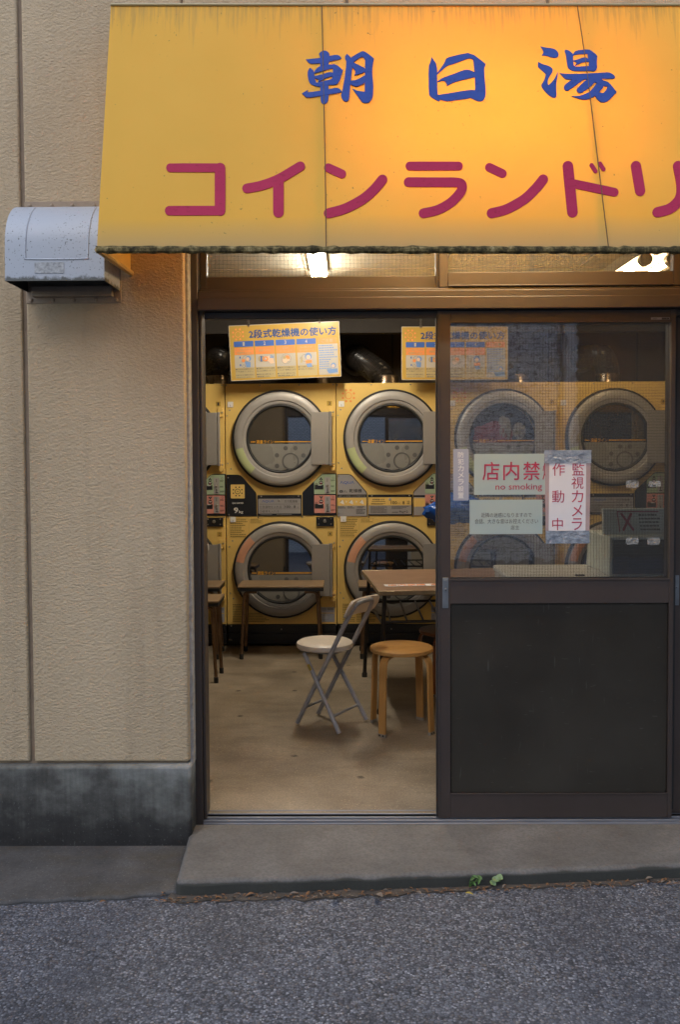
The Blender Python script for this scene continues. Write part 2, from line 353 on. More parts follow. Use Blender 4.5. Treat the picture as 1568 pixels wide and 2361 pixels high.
def painted(name, c, worn):
    m, nt, out = new_mat(name); v = coord(nt)
    s = tex_noise(nt, coord(nt, (20, 20, 45)), 2.2, 5, .7)
    col = mix(nt, ramp(nt, s, [(.56, 0.), (.70, .65)]), c, worn)
    col = mix(nt, ramp(nt, tex_noise(nt, v, 6, 4), [(.4, 0.), (.75, .3)]), col, tuple(min(1, x*1.35+.015) for x in c))
    col = mix(nt, ramp(nt, tex_noise(nt, v, 150, 2), [(.70, 0.), (.74, .7)]), col, tuple(x*.35 for x in c))
    principled(nt, out, col, .6, 0, .15, bump(nt, tex_noise(nt, v, 120, 3), .12, .001)); return m
M['paint_blue'] = painted('brushed_blue_paint', (.040, .082, .32), (.02, .03, .11))
M['paint_red'] = painted('crimson_paint', (.44, .026, .080), (.24, .016, .038))
def moss():
    m, nt, out = new_mat('mossy_hem'); v = coord(nt); a = tex_noise(nt, v, 40, 6, .7)
    col = ramp(nt, a, [(.3, (.03, .024, .015)), (.46, (.085, .066, .03)), (.58, (.24, .18, .075)), (.74, (.52, .41, .21))])
    principled(nt, out, col, .95, 0, .2, bump(nt, a, .9, .01)); return m
M['moss'] = moss()
def bricks():
    m, nt, out = new_mat('grey_block_wall')
    tc = nt.nodes.new('ShaderNodeTexCoord'); s = nt.nodes.new('ShaderNodeSeparateXYZ'); nt.links.new(tc.outputs['Object'], s.inputs[0])
    cb = nt.nodes.new('ShaderNodeCombineXYZ'); nt.links.new(s.outputs[0], cb.inputs[0]); nt.links.new(s.outputs[2], cb.inputs[1])
    b = nt.nodes.new('ShaderNodeTexBrick'); nt.links.new(cb.outputs[0], b.inputs['Vector'])
    b.inputs['Color1'].default_value = (.72, .74, .78, 1); b.inputs['Color2'].default_value = (.60, .63, .68, 1); b.inputs['Mortar'].default_value = (.16, .16, .17, 1)
    b.inputs['Scale'].default_value = 1; b.inputs['Mortar Size'].default_value = .008; b.inputs['Brick Width'].default_value = .22; b.inputs['Row Height'].default_value = .085
    principled(nt, out, b.outputs[0], .7); return m
M['bricks'] = bricks()
M['pale_wall'] = flat('pale_render', (.62, .62, .64), .8, 0, .1, 1)
M['dark_wall'] = flat('dark_timber_cladding', (.10, .085, .07), .8, 0, .2, 1)
M['leaf'] = flat('fresh_leaf', (.075, .16, .035), .5, 0, .35, 30)
M['leaf_pale'] = flat('pale_leaf', (.17, .25, .10), .5, 0, .3, 30)
M['leaf_dry'] = flat('dry_leaf', (.20, .10, .045), .8, 0, .4, 30)
M['leaf_dry2'] = flat('grey_dry_leaf', (.19, .15, .12), .8, 0, .4, 30)
M['leaf_yellow'] = flat('yellow_leaf', (.36, .27, .04), .7, 0, .3, 30)
M['tube'] = emit('fluorescent_tube', (1., .91, .76), 50.)
M['tube_warm'] = emit('warm_fluorescent_tube', (1., .74, .42), 17.)
M['lamp_white'] = flat('white_enamel_reflector', (.22, .195, .15), .4)
M['cloth_red'] = flat('red_cloth', (.42, .07, .05), .9, 0, .3, 14, 120, .5)
M['cloth_white'] = flat('white_cloth', (.55, .53, .46), .9, 0, .2, 14, 120, .5)

# ------------------------------------------------------------------ mesh builder
_tcache = {}
def text_mesh(s, bold=0.):
    k = (s, bold)
    if k not in _tcache:
        c = bpy.data.curves.new('t', 'FONT'); c.body = s; c.resolution_u = 2; c.offset = bold
        o = bpy.data.objects.new('t', c); COL.objects.link(o)
        dg = bpy.context.evaluated_depsgraph_get(); me = bpy.data.meshes.new_from_object(o.evaluated_get(dg))
        vs = [v.co.copy() for v in me.vertices]; fs = [tuple(p.vertices) for p in me.polygons]
        bpy.data.objects.remove(o); bpy.data.curves.remove(c); bpy.data.meshes.remove(me)
        _tcache[k] = (vs, fs)
    return _tcache[k]
class MB:
    def __init__(self, m=None): self.v = []; self.f = []; self.mi = []; self.M = m or Matrix.Identity(4)
    def add(self, vs, fs, mi=0):
        o = len(self.v); self.v += [self.M @ Vector(p) for p in vs]
        for f in fs: self.f.append(tuple(i+o for i in f)); self.mi.append(mi)
        return self
    def box(self, x0, x1, y0, y1, z0, z1, mi=0):
        x0, x1 = min(x0, x1), max(x0, x1); y0, y1 = min(y0, y1), max(y0, y1); z0, z1 = min(z0, z1), max(z0, z1)
        vs = [(x, y, z) for z in (z0, z1) for y in (y0, y1) for x in (x0, x1)]
        return self.add(vs, [(0, 2, 3, 1), (4, 5, 7, 6), (0, 1, 5, 4), (2, 6, 7, 3), (0, 4, 6, 2), (1, 3, 7, 5)], mi)
    def hull8(self, a, b, mi=0):                 # two quads (same winding), joined
        return self.add(list(a)+list(b), [(3, 2, 1, 0), (4, 5, 6, 7), (0, 1, 5, 4), (1, 2, 6, 5), (2, 3, 7, 6), (3, 0, 4, 7)], mi)
    def prism(self, pts, y0, y1, mi=0):          # outline in x,z ; front face at y0, back at y1
        n = len(pts); ar = sum(pts[i][0]*pts[(i+1) % n][1]-pts[(i+1) % n][0]*pts[i][1] for i in range(n))
        if ar < 0: pts = pts[::-1]
        vs = [(p[0], y0, p[1]) for p in pts]+[(p[0], y1, p[1]) for p in pts]
        fs = [tuple(range(n)), tuple(range(2*n-1, n-1, -1))]+[(i, i+n, (i+1) % n+n, (i+1) % n) for i in range(n)]
        return self.add(vs, fs, mi)
    def slab(self, pts, z0, z1, mi=0):           # outline in x,y
        n = len(pts); ar = sum(pts[i][0]*pts[(i+1) % n][1]-pts[(i+1) % n][0]*pts[i][1] for i in range(n))
        if ar < 0: pts = pts[::-1]
        vs = [(p[0], p[1], z1) for p in pts]+[(p[0], p[1], z0) for p in pts]
        fs = [tuple(range(n)), tuple(range(2*n-1, n-1, -1))]+[(i, i+n, (i+1) % n+n, (i+1) % n) for i in range(n)]
        return self.add(vs, fs, mi)
    def lathe(self, prof, c, mi=0, axis='y', n=48, mis=None, a0=0, a1=2*math.pi):   # prof: (radius, along)
        full = abs(a1-a0-2*math.pi) < 1e-6; m = n if full else n+1
        vs = []
        for r, h in prof:
            for i in range(m):
                a = a0+(a1-a0)*i/n
                if axis == 'y': vs.append((c[0]+r*math.cos(a), c[1]+h, c[2]+r*math.sin(a)))
                elif axis == 'z': vs.append((c[0]+r*math.cos(a), c[1]+r*math.sin(a), c[2]+h))
                else: vs.append((c[0]+h, c[1]+r*math.cos(a), c[2]+r*math.sin(a)))
        for k in range(len(prof)-1):
            fs = []
            for i in range(n):
                j = (i+1) % m
                fs.append((k*m+i, k*m+j, (k+1)*m+j, (k+1)*m+i) if axis == 'z' else (k*m+j, k*m+i, (k+1)*m+i, (k+1)*m+j))
            o = len(self.v)
            if k == 0: base = o; self.v += [self.M @ Vector(p) for p in vs]
            for f in fs: self.f.append(tuple(i+base for i in f)); self.mi.append(mis[k] if mis else mi)
        return self
    def disc(self, c, r, mi=0, n=24, y=None, rz=None):
        pts = [(c[0]+r*math.cos(2*math.pi*i/n), c[2]+(rz or r)*math.sin(2*math.pi*i/n)) for i in range(n)]
        return self.add([(p[0], c[1], p[1]) for p in pts], [tuple(range(n))], mi)
    def ring(self, c, r0, r1, mi=0, n=28):
        return self.lathe([(r1, 0), (r0, 0)], c, mi, 'y', n)
    def quad(self, x0, x1, z0, z1, y, mi=0): return self.add([(x0, y, z0), (x1, y, z0), (x1, y, z1), (x0, y, z1)], [(0, 1, 2, 3)], mi)
    def poly(self, pts, y, mi=0):
        n = len(pts); ar = sum(pts[i][0]*pts[(i+1) % n][1]-pts[(i+1) % n][0]*pts[i][1] for i in range(n))
        if ar < 0: pts = pts[::-1]
        return self.add([(p[0], y, p[1]) for p in pts], [tuple(range(n))], mi)
    def text(self, s, x0, x1, z0, z1, y, mi=0, bold=0., slope=0.):
        cjk = any(ord(c) > 0x2E00 for c in s); vs, fs = text_mesh(s, 0. if cjk else bold)
        if not vs: return self
        ax0, ax1 = min(v.x for v in vs), max(v.x for v in vs); ay0, ay1 = min(v.y for v in vs), max(v.y for v in vs)
        kx = (x1-x0)/max(1e-6, ax1-ax0); kz = (z1-z0)/max(1e-6, ay1-ay0); e = bold*1.3 if cjk and bold > 0 else 0.
        for n, (dx, dz) in enumerate(((0, 0), (e, 0), (-e, 0), (0, e), (0, -e)) if e else ((0, 0),)):      # heavy kanji: struck five times
            self.add([(x0+(v.x-ax0+dx)*kx, y-n*.00004, z0+(v.y-ay0+dz)*kz+slope*(v.x-ax0)*kx) for v in vs], fs, mi)
        return self
    def tube(self, path, r, mi=0, n=10, caps=True):
        P = [Vector(p) for p in path]; rs = r if isinstance(r, (list, tuple)) else [r]*len(P)
        up = None; rings = []
        for i, p in enumerate(P):
            t = (P[min(i+1, len(P)-1)]-P[max(i-1, 0)]).normalized()
            if up is None:
                up = Vector((0, 0, 1)) if abs(t.z) < .9 else Vector((1, 0, 0))
            x = (up-t*up.dot(t)).normalized(); yv = t.cross(x); up = x
            rings.append([p+(x*math.cos(2*math.pi*k/n)+yv*math.sin(2*math.pi*k/n))*rs[i] for k in range(n)])
        vs = [q for rg in rings for q in rg]; fs = []
        for i in range(len(P)-1):
            for k in range(n): fs.append((i*n+k, i*n+(k+1) % n, (i+1)*n+(k+1) % n, (i+1)*n+k))
        if caps: fs += [tuple(range(n-1, -1, -1)), tuple(range((len(P)-1)*n, len(P)*n))]
        return self.add(vs, fs, mi)
    def ribbon(self, path, w, t, side, mi=0):    # flat strip bent along a path; side = width direction
        P = [Vector(p) for p in path]; side = Vector(side).normalized(); rings = []
        for i, p in enumerate(P):
            tg = (P[min(i+1, len(P)-1)]-P[max(i-1, 0)]).normalized(); nn = tg.cross(side).normalized()
            rings.append([p+side*w/2+nn*t/2, p-side*w/2+nn*t/2, p-side*w/2-nn*t/2, p+side*w/2-nn*t/2])
        vs = [q for rg in rings for q in rg]; fs = []
        for i in range(len(P)-1):
            for k in range(4): fs.append((i*4+k, i*4+(k+1) % 4, (i+1)*4+(k+1) % 4, (i+1)*4+k))
        fs += [(3, 2, 1, 0), tuple(range((len(P)-1)*4, len(P)*4))]
        return self.add(vs, fs, mi)
    def build(self, name, mats, parent=None, bevel=0., local=False, smooth=True, seg=2):
        me = bpy.data.meshes.new(name)
        off = Vector((0, 0, 0))
        if not local:
            q = parent
            while q is not None: off = off+q.location; q = q.parent
        me.from_pydata([p-off for p in self.v], [], self.f)
        if not isinstance(mats, (list, tuple)): mats = [mats]
        for m in mats: me.materials.append(M[m] if isinstance(m, str) else m)
        for p, i in zip(me.polygons, self.mi): p.material_index = i
        bm = bmesh.new(); bm.from_mesh(me); bmesh.ops.recalc_face_normals(bm, faces=bm.faces)
        bm.to_mesh(me); bm.free()
        if smooth:
            for p in me.polygons: p.use_smooth = True
            me.set_sharp_from_angle(angle=R(32))
        o = bpy.data.objects.new(name, me); COL.objects.link(o); o.parent = parent
        if bevel:
            b = o.modifiers.new('bevel', 'BEVEL'); b.width = bevel; b.segments = seg; b.limit_method = 'ANGLE'; b.angle_limit = R(40); b.harden_normals = False
        return o
def smooth_path(pts, n=6):
    P = [Vector(p) for p in pts]; out = []
    for i in range(len(P)-1):
        p0, p1, p2, p3 = P[max(i-1, 0)], P[i], P[i+1], P[min(i+2, len(P)-1)]
        for k in range(n):
            t = k/n
            out.append(.5*((2*p1)+(p2-p0)*t+(2*p0-5*p1+4*p2-p3)*t*t+(3*p1-p0-3*p2+p3)*t**3))
    out.append(P[-1]); return out
def bend(pts, r=.03, n=5):                      # polyline with rounded corners
    P = [Vector(p) for p in pts]; out = [P[0]]
    for i in range(1, len(P)-1):
        a = P[i]+(P[i-1]-P[i]).normalized()*r; b = P[i]+(P[i+1]-P[i]).normalized()*r
        for k in range(n+1):
            t = k/n; out.append((1-t)**2*a+2*t*(1-t)*P[i]+t*t*b)
    out.append(P[-1]); return out
def rrect(x0, x1, z0, z1, r, n=4):
    pts = []
    for cx_, cz_, a in ((x1-r, z1-r, 0), (x0+r, z1-r, 90), (x0+r, z0+r, 180), (x1-r, z0+r, 270)):
        for k in range(n+1): t = R(a+90*k/n); pts.append((cx_+r*math.cos(t), cz_+r*math.sin(t)))
    return pts
def stroke(pts, r, n=7):                        # rounded brush stroke outline in 2-D
    P = [Vector(p) for p in pts]; L, Rr = [], []
    for i, p in enumerate(P):
        t = (P[min(i+1, len(P)-1)]-P[max(i-1, 0)]).normalized(); nn = Vector((-t.y, t.x)); L.append(p+nn*r); Rr.append(p-nn*r)
    def cap(c, d):
        a = math.atan2(d.y, d.x); return [c+Vector((math.cos(a+math.pi/2-math.pi*k/n), math.sin(a+math.pi/2-math.pi*k/n)))*r for k in range(1, n)]
    out = L+cap(P[-1], (P[-1]-P[-2]))+Rr[::-1]+cap(P[0], (P[0]-P[1])); return [(q.x, q.y) for q in out]

def tag(o, label, cat, group=None):
    o['label'] = label; o['category'] = cat
    if group: o['group'] = group
    return o
def struct(o): o['kind'] = 'structure'; return o
def thing(name, label, cat, loc=(0, 0, 0), group=None, rotz=0):
    o = bpy.data.objects.new(name, None); COL.objects.link(o); o.location = loc; o.rotation_euler = (0, 0, rotz); o.empty_display_size = .1
    return tag(o, label, cat, group)
def copy_tree(o, parent=None):
    c = o.copy(); COL.objects.link(c); c.parent = parent
    for ch in list(o.children): copy_tree(ch, c)
    return c
# ------------------------------------------------------------------ ground
ROAD = -.092
struct(MB().slab([(-40, -40), (40, -40), (40, 40), (-40, 40)], ROAD-.3, ROAD).build('road', 'asphalt'))
random.seed(3)
def wavy(p, q, n, amp):
    out = []
    for i in range(n+1):
        t = i/n; w = amp*noise.noise(Vector((t*n*.37, p[0]*3, 1.7)))+amp*.6*noise.noise(Vector((t*n*1.1, 5, p[1])))
        out.append((p[0]+(q[0]-p[0])*t, p[1]+(q[1]-p[1])*t+w))
    return out
e0, e1, e2, e3 = G(-500, 2106, ROAD), G(0, 2088, ROAD), G(395, 2066, ROAD), G(470, 2064, ROAD)
front = [(-9, e0.y-.12)]+wavy(e0, e1, 14, .018)[:-1]+wavy(e1, e2, 22, .018)[:-1]+wavy(e2, e3, 5, .015)
struct(MB().slab(front+[(-.55, -.1), (-9, -.1)], -.15, -.078).build('pavement', 'apron', bevel=.008))
sl = [G(437, 1910, -.04), G(403, 2036, -.04), G(1000, 2017, -.04), G(1568, 1996, -.04)]
d = (sl[3]-sl[2]); sl_end = sl[3]+d*4
lf = wavy((sl[1].x, sl[1].y), (sl[2].x, sl[2].y), 26, .011)[:-1]+wavy((sl[2].x, sl[2].y), (sl[3].x, sl[3].y), 14, .006)+[(sl_end.x, sl_end.y)]
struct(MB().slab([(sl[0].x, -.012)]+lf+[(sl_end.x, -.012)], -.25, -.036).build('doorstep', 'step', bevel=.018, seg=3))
g0, g1, g2, g3 = G(380, 2084, ROAD), G(800, 2072, ROAD), G(1130, 2052, ROAD), G(1568, 2034, ROAD)
soilf = wavy(g0, g1, 26, .022)[:-1]+wavy(g1, g2, 20, .022)[:-1]+wavy(g2, g3, 22, .02)+[(g3.x+2, g3.y+.1)]
struct(MB().slab(soilf+[(g3.x+2, .0), (1.0, -.2), (-.6, -.3)], ROAD-.1, ROAD+.006).build('soil', 'soil'))
flm = MB()                                       # the slab dips a little towards the sill
prof_ = [(.05, -.027), (.5, -.009), (.9, -.001), (1.3, 0.), (4.4, 0.)]
vs_ = [(x, y, z) for y, z in prof_ for x in (-3., 4.2)]+[(x, y, -.1) for y in (.05, 4.4) for x in (-3., 4.2)]
flm.add(vs_, [(2*i, 2*i+1, 2*i+3, 2*i+2) for i in range(4)]+[(10, 11, 1, 0), (12, 8, 9, 13), (10, 12, 13, 11)])
struct(flm.build('floor', 'floor'))

# ------------------------------------------------------------------ the laundromat building
bld = thing('laundromat_building', 'beige stucco laundromat with brown aluminium sliding doors above a concrete doorstep', 'building')
WY = -.1
xr = at(430, 1200, WY).x                       # right edge of the stucco left of the doorway
zb = at(200, 1757, WY).z
grooves = sorted([at(58, 900, WY).x, at(58, 900, WY).x-.91, at(58, 900, WY).x-1.82, at(58, 900, WY).x-2.73])
w = MB(); xs = [-6.]+grooves+[xr]
for a, b in zip(xs[:-1], xs[1:]): w.box(a+.008, b-(.008 if b != xr else 0), WY, WY+.12, zb, 5.2)
w.build('wall', ['stucco'], bld, bevel=.009, seg=3)
w = MB(); gx = [xr]+[at(p, 8, WY).x for p in (800, 1265)]+[at(1265, 8, WY).x+.91*k for k in (1, 2, 3)]+[6.4]
for a, b in zip(gx[:-1], gx[1:]): w.box(a+.006, b-.006, WY, WY+.12, 2.62, 5.2)
w.box(3.25, 6.4, WY, WY+.12, .1, 2.608)
w.build('wall', ['stucco'], bld, bevel=.009, seg=3)
MB().box(-6, xr-.012, WY+.012, WY+.10, zb-.01, 5.19).box(xr-.01, 6.39, WY+.012, WY+.10, 2.63, 5.19).build('wall_joint', ['joint'], bld)
MB().box(xr-.004, at(443, 1200, -.02).x+.004, -.075, .10, zb-.02, 2.62).build('edge_sealant', ['caulk'], bld, bevel=.004)
pr = at(440, 1800, -.125).x
p_ = MB().box(-6, pr, -.125, .06, -.16, zb-.008); p_.build('plinth', ['plinth'], bld, bevel=.012, seg=3)
MB().box(pr-.01, at(446, 1800, -.02).x, -.10, .08, -.1, zb-.02).build('plinth_return', ['caulk'], bld, bevel=.004)
MB().box(-3.1, -3, .14, 4.5, -.05, 2.75).build('interior_wall', ['wall_in'], bld)
MB().box(4.2, 4.3, .14, 4.5, -.05, 2.75).build('interior_wall', ['wall_in'], bld)
MB().box(-3, xr-.05, .03, .13, 0, 2.75).build('interior_wall', ['wall_in'], bld)
MB().box(3.3, 4.2, .03, .13, 0, 2.75).build('interior_wall', ['wall_in'], bld)
c_ = MB().box(-3.1, 4.3, .02, 4.5, 2.68, 2.8)
for k in range(8): c_.box(-3+k*.91-.004, -3+k*.91+.004, .2, 3.1, 2.674, 2.683, 1)
for k in range(3): c_.box(-3, 4.2, .6+k*.91-.004, .6+k*.91+.004, 2.6745, 2.683, 1)
c_.build('ceiling', ['ceiling', 'joint'], bld)
sz = at(700, 768, 3.2).z
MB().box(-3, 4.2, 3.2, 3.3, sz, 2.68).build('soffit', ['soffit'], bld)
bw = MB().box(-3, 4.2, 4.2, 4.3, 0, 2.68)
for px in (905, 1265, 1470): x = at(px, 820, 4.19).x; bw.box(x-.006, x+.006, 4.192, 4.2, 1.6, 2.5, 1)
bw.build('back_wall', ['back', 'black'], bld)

# door frame, lintel, transom, sill
jx0, jx1, jx2 = at(442, 1300, -.02).x, at(462, 1300, -.02).x, at(472, 1300, .03).x
ztop = 2.62; RX = at(1556, 1300, 0).x; RX2 = RX+.9
f = MB().box(jx0, jx1, -.022, .11, -.05, ztop).box(jx1+.0005, jx2, .028, .10, -.022, 2.06)
f.box(jx1+.0005, jx1+.012, -.008, .027, -.022, 2.03)
f.build('door_frame', ['bronze'], bld, bevel=.003)
MB().box(RX2+.02, RX2+.10, -.022, .11, -.05, ztop).build('door_frame', ['bronze'], bld, bevel=.003)
zl0, zl1, zl2 = at(900, 713, -.03).z, at(900, 684, -.03).z, at(900, 669, -.02).z
l = MB().box(jx1+.0005, RX2+.02, -.034, .11, zl0, zl1).box(jx1+.0005, RX2+.02, -.022, .10, zl1, zl2).box(jx1+.0005, RX2+.02, .0, .09, zl2, zl2+.012)
l.box(jx1+.02, RX2+.02, .012, .035, zl0-.028, zl0-.0005, 1)
l.build('lintel', ['bronze', 'bronze_dark'], bld, bevel=.003)
MB().box(jx1, RX2+.02, -.01, .1, 2.56, ztop).build('lintel', ['bronze'], bld, bevel=.003)
s_ = MB().box(jx1, RX2+.02, -.022, .11, -.05, -.034)
for y in (-.016, .014, .05, .082): s_.box(jx1, RX2+.02, y, y+.007, -.035, -.023)
s_.build('sill_rail', ['alu'], bld, bevel=.0015)
def transom(x0, x1, y, zb_, zt_, b, nm='transom_window'):
    m = MB().box(x0, x0+b, y, y+.035, zb_, zt_).box(x1-b, x1, y, y+.035, zb_, zt_).box(x0+b, x1-b, y, y+.035, zb_, zb_+.058).box(x0+b, x1-b, y, y+.035, zt_-.04, zt_)
    m.box(x0+b, x1-b, y-.004, y, zb_+.002, zb_+.008)
    o = m.build(nm, ['bronze'], bld, bevel=.0025)
    g = MB().box(x0+b-.004, x1-b+.004, y+.014, y+.019, zb_+.054, zt_-.036)
    g.mi = [0 if i == 2 else 1 for i in range(6)]; g.build('pane', ['wired_top', 'glass_back'], o)
    return o
t0 = zl2+.0005
mx0, mx1 = at(1013, 620, .01).x, at(1034, 620, .01).x
transom(jx1+.002, mx0+.015, .036, t0+.008, 2.56, .026)
transom(mx0, RX+.02, .0, t0+.014, 2.56, .034)
transom(RX+.005, RX2, .036, t0+.008, 2.56, .03)

# sliding doors
def slide(x0, x1, y, handle_x, first=False, full=True):
    zt, zbm = zl0-.002, at(1300, 1889, 0).z+.006
    gt, gb, mr, pb = at(1300, 743, 0).z, at(1300, 1336, 0).z, at(1300, 1391, 0).z, at(1300, 1830, 0).z
    st = at(1042, 1300, 0).x-at(1013, 1300, 0).x
    rs = .018
    m = MB().box(x0, x0+st, y, y+.03, zbm, zt).box(x1-rs, x1, y, y+.03, zbm, zt)
    for a, b in ((gt, zt-.001), (mr, gb), (zbm+.001, pb)): m.box(x0+st+.0005, x1-rs-.0005, y+.001, y+.029, a, b)
    m.box(x0+st, x1-rs, y-.002, y+.002, gb-.004, gb+.004).box(x0+st, x1-rs, y-.002, y+.002, pb-.003, pb+.003)
    m.box(x0+.008, x0+.011, y-.0012, y, zbm+.01, zt-.01, 1).box(x0-.006, x0-.0005, y+.006, y+.026, zbm, zt, 1)
    o = m.build('sliding_door', ['bronze', 'bronze_dark'], bld, bevel=.0025)
    g = MB().box(x0+st-.004, x1-rs+.004, y+.012, y+.017, gb-.003, gt+.004); g.mi = [0 if i == 2 else 1 for i in range(6)]
    g.build('pane', ['wired', 'glass_back'], o)
    MB().prism(rrect(x0+st+.002, x1-rs-.002, pb+.002, mr-.001, .012), y+.008, y+.02).build('lower_panel', ['door_panel'], o, bevel=.001)
    MB().prism(rrect(x0+st+.0005, x1-rs-.0005, pb+.0032, mr-.001, .001), y+.014, y+.024).build('panel_backing', ['black'], o)
    if handle_x is not None:
        h0, h1 = at(1022, 1402, 0).z, at(1022, 1332, 0).z
        hm = MB().prism(rrect(handle_x, handle_x+.024, h0, h1, .002), y-.003, y-.0002).prism(rrect(handle_x+.0045, handle_x+.0195, h0+.008, h1-.008, .002), y-.0045, y-.003, 1)
        zc = h1-(h1-h0)*.40
        hm.lathe([(.0, -.0062), (.005, -.006), (.006, -.004)], (handle_x+.012, y-.0005, zc), 0, 'y', 14).disc((handle_x+.012, y-.0075, zc), .0022, 2)
        hm.build('handle', ['handle', 'handle', 'ink'], o, bevel=.0008)
    return o
DX0, DX1 = at(1010, 1300, 0).x, at(1555, 1300, 0).x
dA = slide(DX0, DX1, .0, at(1020.5, 1300, 0).x)
slide(DX0+.004, DX1+.004, .046, None)
slide(RX+.004, RX2+.02, .046, RX+.012)
MB().box(DX1+.002, DX1+.02, .036, .044, 0, 2.03).build('draught_strip', ['rubber'], bld)
zz = at(1527, 734.5, 0)
k = MB().prism(rrect(at(1502, 734, 0).x, at(1545, 734, 0).x, zz.z-.004, zz.z+.005, .001), -.0008, -.0001)
k.prism(rrect(at(1527, 734, 0).x, at(1544, 734, 0).x, zz.z-.0035, zz.z+.0035, .001), -.0012, -.0008, 1)
k.text('sash', at(1507, 734, 0).x, at(1516, 734, 0).x, zz.z-.002, zz.z+.003, -.001, 1).text('トーヨー', at(1529, 734, 0).x, at(1542, 734, 0).x, zz.z-.002, zz.z+.0025, -.0014, 0)
k.build('maker_plate', ['alu', 'ink'], dA)

# ------------------------------------------------------------------ awning
AYb, AYt = -.566, -.345
c_bl, c_tl = at(222, 580, AYb), at(255, 12, AYt)
c_br, c_tr = at(1568, 581, AYb), at(1568, 12.5, AYt)
Lx = 3.6
def along(a, b, x): t = (x-a.x)/(b.x-a.x); return a+(b-a)*t
BR, TR = along(c_bl, c_br, Lx), along(c_tl, c_tr, Lx)
awn = thing('awning', 'yellow vinyl shop awning with blue brush kanji and red katakana above the doorway', 'awning', (c_bl.x, c_bl.y, c_bl.z))
e1_ = (c_br-c_bl).normalized(); up_ = (c_tl-c_bl); nrm = e1_.cross(up_).normalized()     # points to the street (-Y)
if nrm.y > 0: nrm = -nrm
def awp(px, py, off=0.):
    d = ray(px, py); t = (c_bl-EYE).dot(nrm)/d.dot(nrm); return EYE+d*t+nrm*off
def sag(u, v):                                 # slight slackness between the seams
    return -.0015*math.sin(math.pi*v)*abs(math.sin(u*2.6))
A = MB(); nu, nv = 48, 16
def apt(u, v, back=0.):
    p = (c_bl*(1-u)+BR*u)*(1-v)+(c_tl*(1-u)+TR*u)*v; return p+nrm*(sag(u*3.6, v)-back)
vs = [apt(i/nu, j/nv) for j in range(nv+1) for i in range(nu+1)]; n0 = len(vs)
vs += [apt(i/nu, j/nv, .0012) for j in range(nv+1) for i in range(nu+1)]
fs = []
for j in range(nv):
    for i in range(nu):
        a = j*(nu+1)+i; fs += [(a, a+1, a+nu+2, a+nu+1), (n0+a+nu+1, n0+a+nu+2, n0+a+1, n0+a)]
A.add(vs, fs)
wallY = WY-.004
tl2, tr2 = Vector((c_tl.x, wallY, c_tl.z+.05)), Vector((TR.x, wallY, TR.z+.05))
A.add([c_tl, TR, tr2, tl2], [(0, 1, 2, 3)])
for q, t_ in ((c_bl, c_tl), (BR, TR)):
    wb = Vector((q.x, wallY, q.z+.015)); wt = Vector((q.x, wallY, t_.z+.05))
    A.add([q, t_, wt, wb, q+Vector((.0015, 0, 0)), t_+Vector((.0015, 0, 0)), wt+Vector((.0015, 0, 0)), wb+Vector((.0015, 0, 0))], [(0, 1, 2, 3), (7, 6, 5, 4), (0, 3, 7, 4)])
A.build('canopy', ['fabric'], awn)
hm = []
random.seed(5)
for i in range(241):
    t = i/240; p = c_bl*(1-t)+BR*t; hm.append(p+Vector((0, -.001, .006+.0022*noise.noise(Vector((t*170, 2, 3))))))
MB().tube(hm, [.0125+.0045*noise.noise(Vector((i*.55, 1, 7)))+.0022*noise.noise(Vector((i*1.9, 4, 7))) for i in range(241)], 0, 9).build('hem', ['moss'], awn)
for q in (c_bl, BR): MB().tube([q+Vector((.004, 0, .006)), Vector((q.x+.004, wallY, q.z+.02))], .011, 0, 8).build('side_hem', ['fabric'], awn)
MB().tube([c_tl+nrm*.003, TR+nrm*.003], .0045, 0, 8).build('piping', ['sign_cream'], awn)
for top, bot, mids in (((742, 14), (752, 572), ((746, 200), (750, 400))), ((1332, 14), (1404, 572), ((1352, 150), (1378, 360)))):
    sp_ = [(q.x, q.y) for q in smooth_path([(a, b, 0) for a, b in (top,)+mids+(bot,)], 6)]
    MB().tube([awp(*p, .0016) for p in sp_], .0017, 0, 6).build('seam', ['seam'], awn)
fr = MB()
for x in (c_bl.x+.03, at(749, 400, -.5).x, at(1375, 400, -.5).x, 2.1, 3.5):
    t = (x-c_bl.x)/(BR.x-c_bl.x); b_, t2 = c_bl*(1-t)+BR*t, c_tl*(1-t)+TR*t
    fr.tube([b_-nrm*.02+Vector((0, 0, .015)), t2-nrm*.02-Vector((0, 0, .02)), Vector((x, wallY-.01, t2.z))], .009, 0, 6)
fr.tube([c_bl-nrm*.02+Vector((.02, 0, .015)), BR-nrm*.02+Vector((-.02, 0, .015))], .009, 0, 6)
fr.build('frame', ['handle'], awn)
kA, kB, kC = zoom(1090, 170, 310), zoom(1550, 170, 280), zoom(1960, 150, 330)
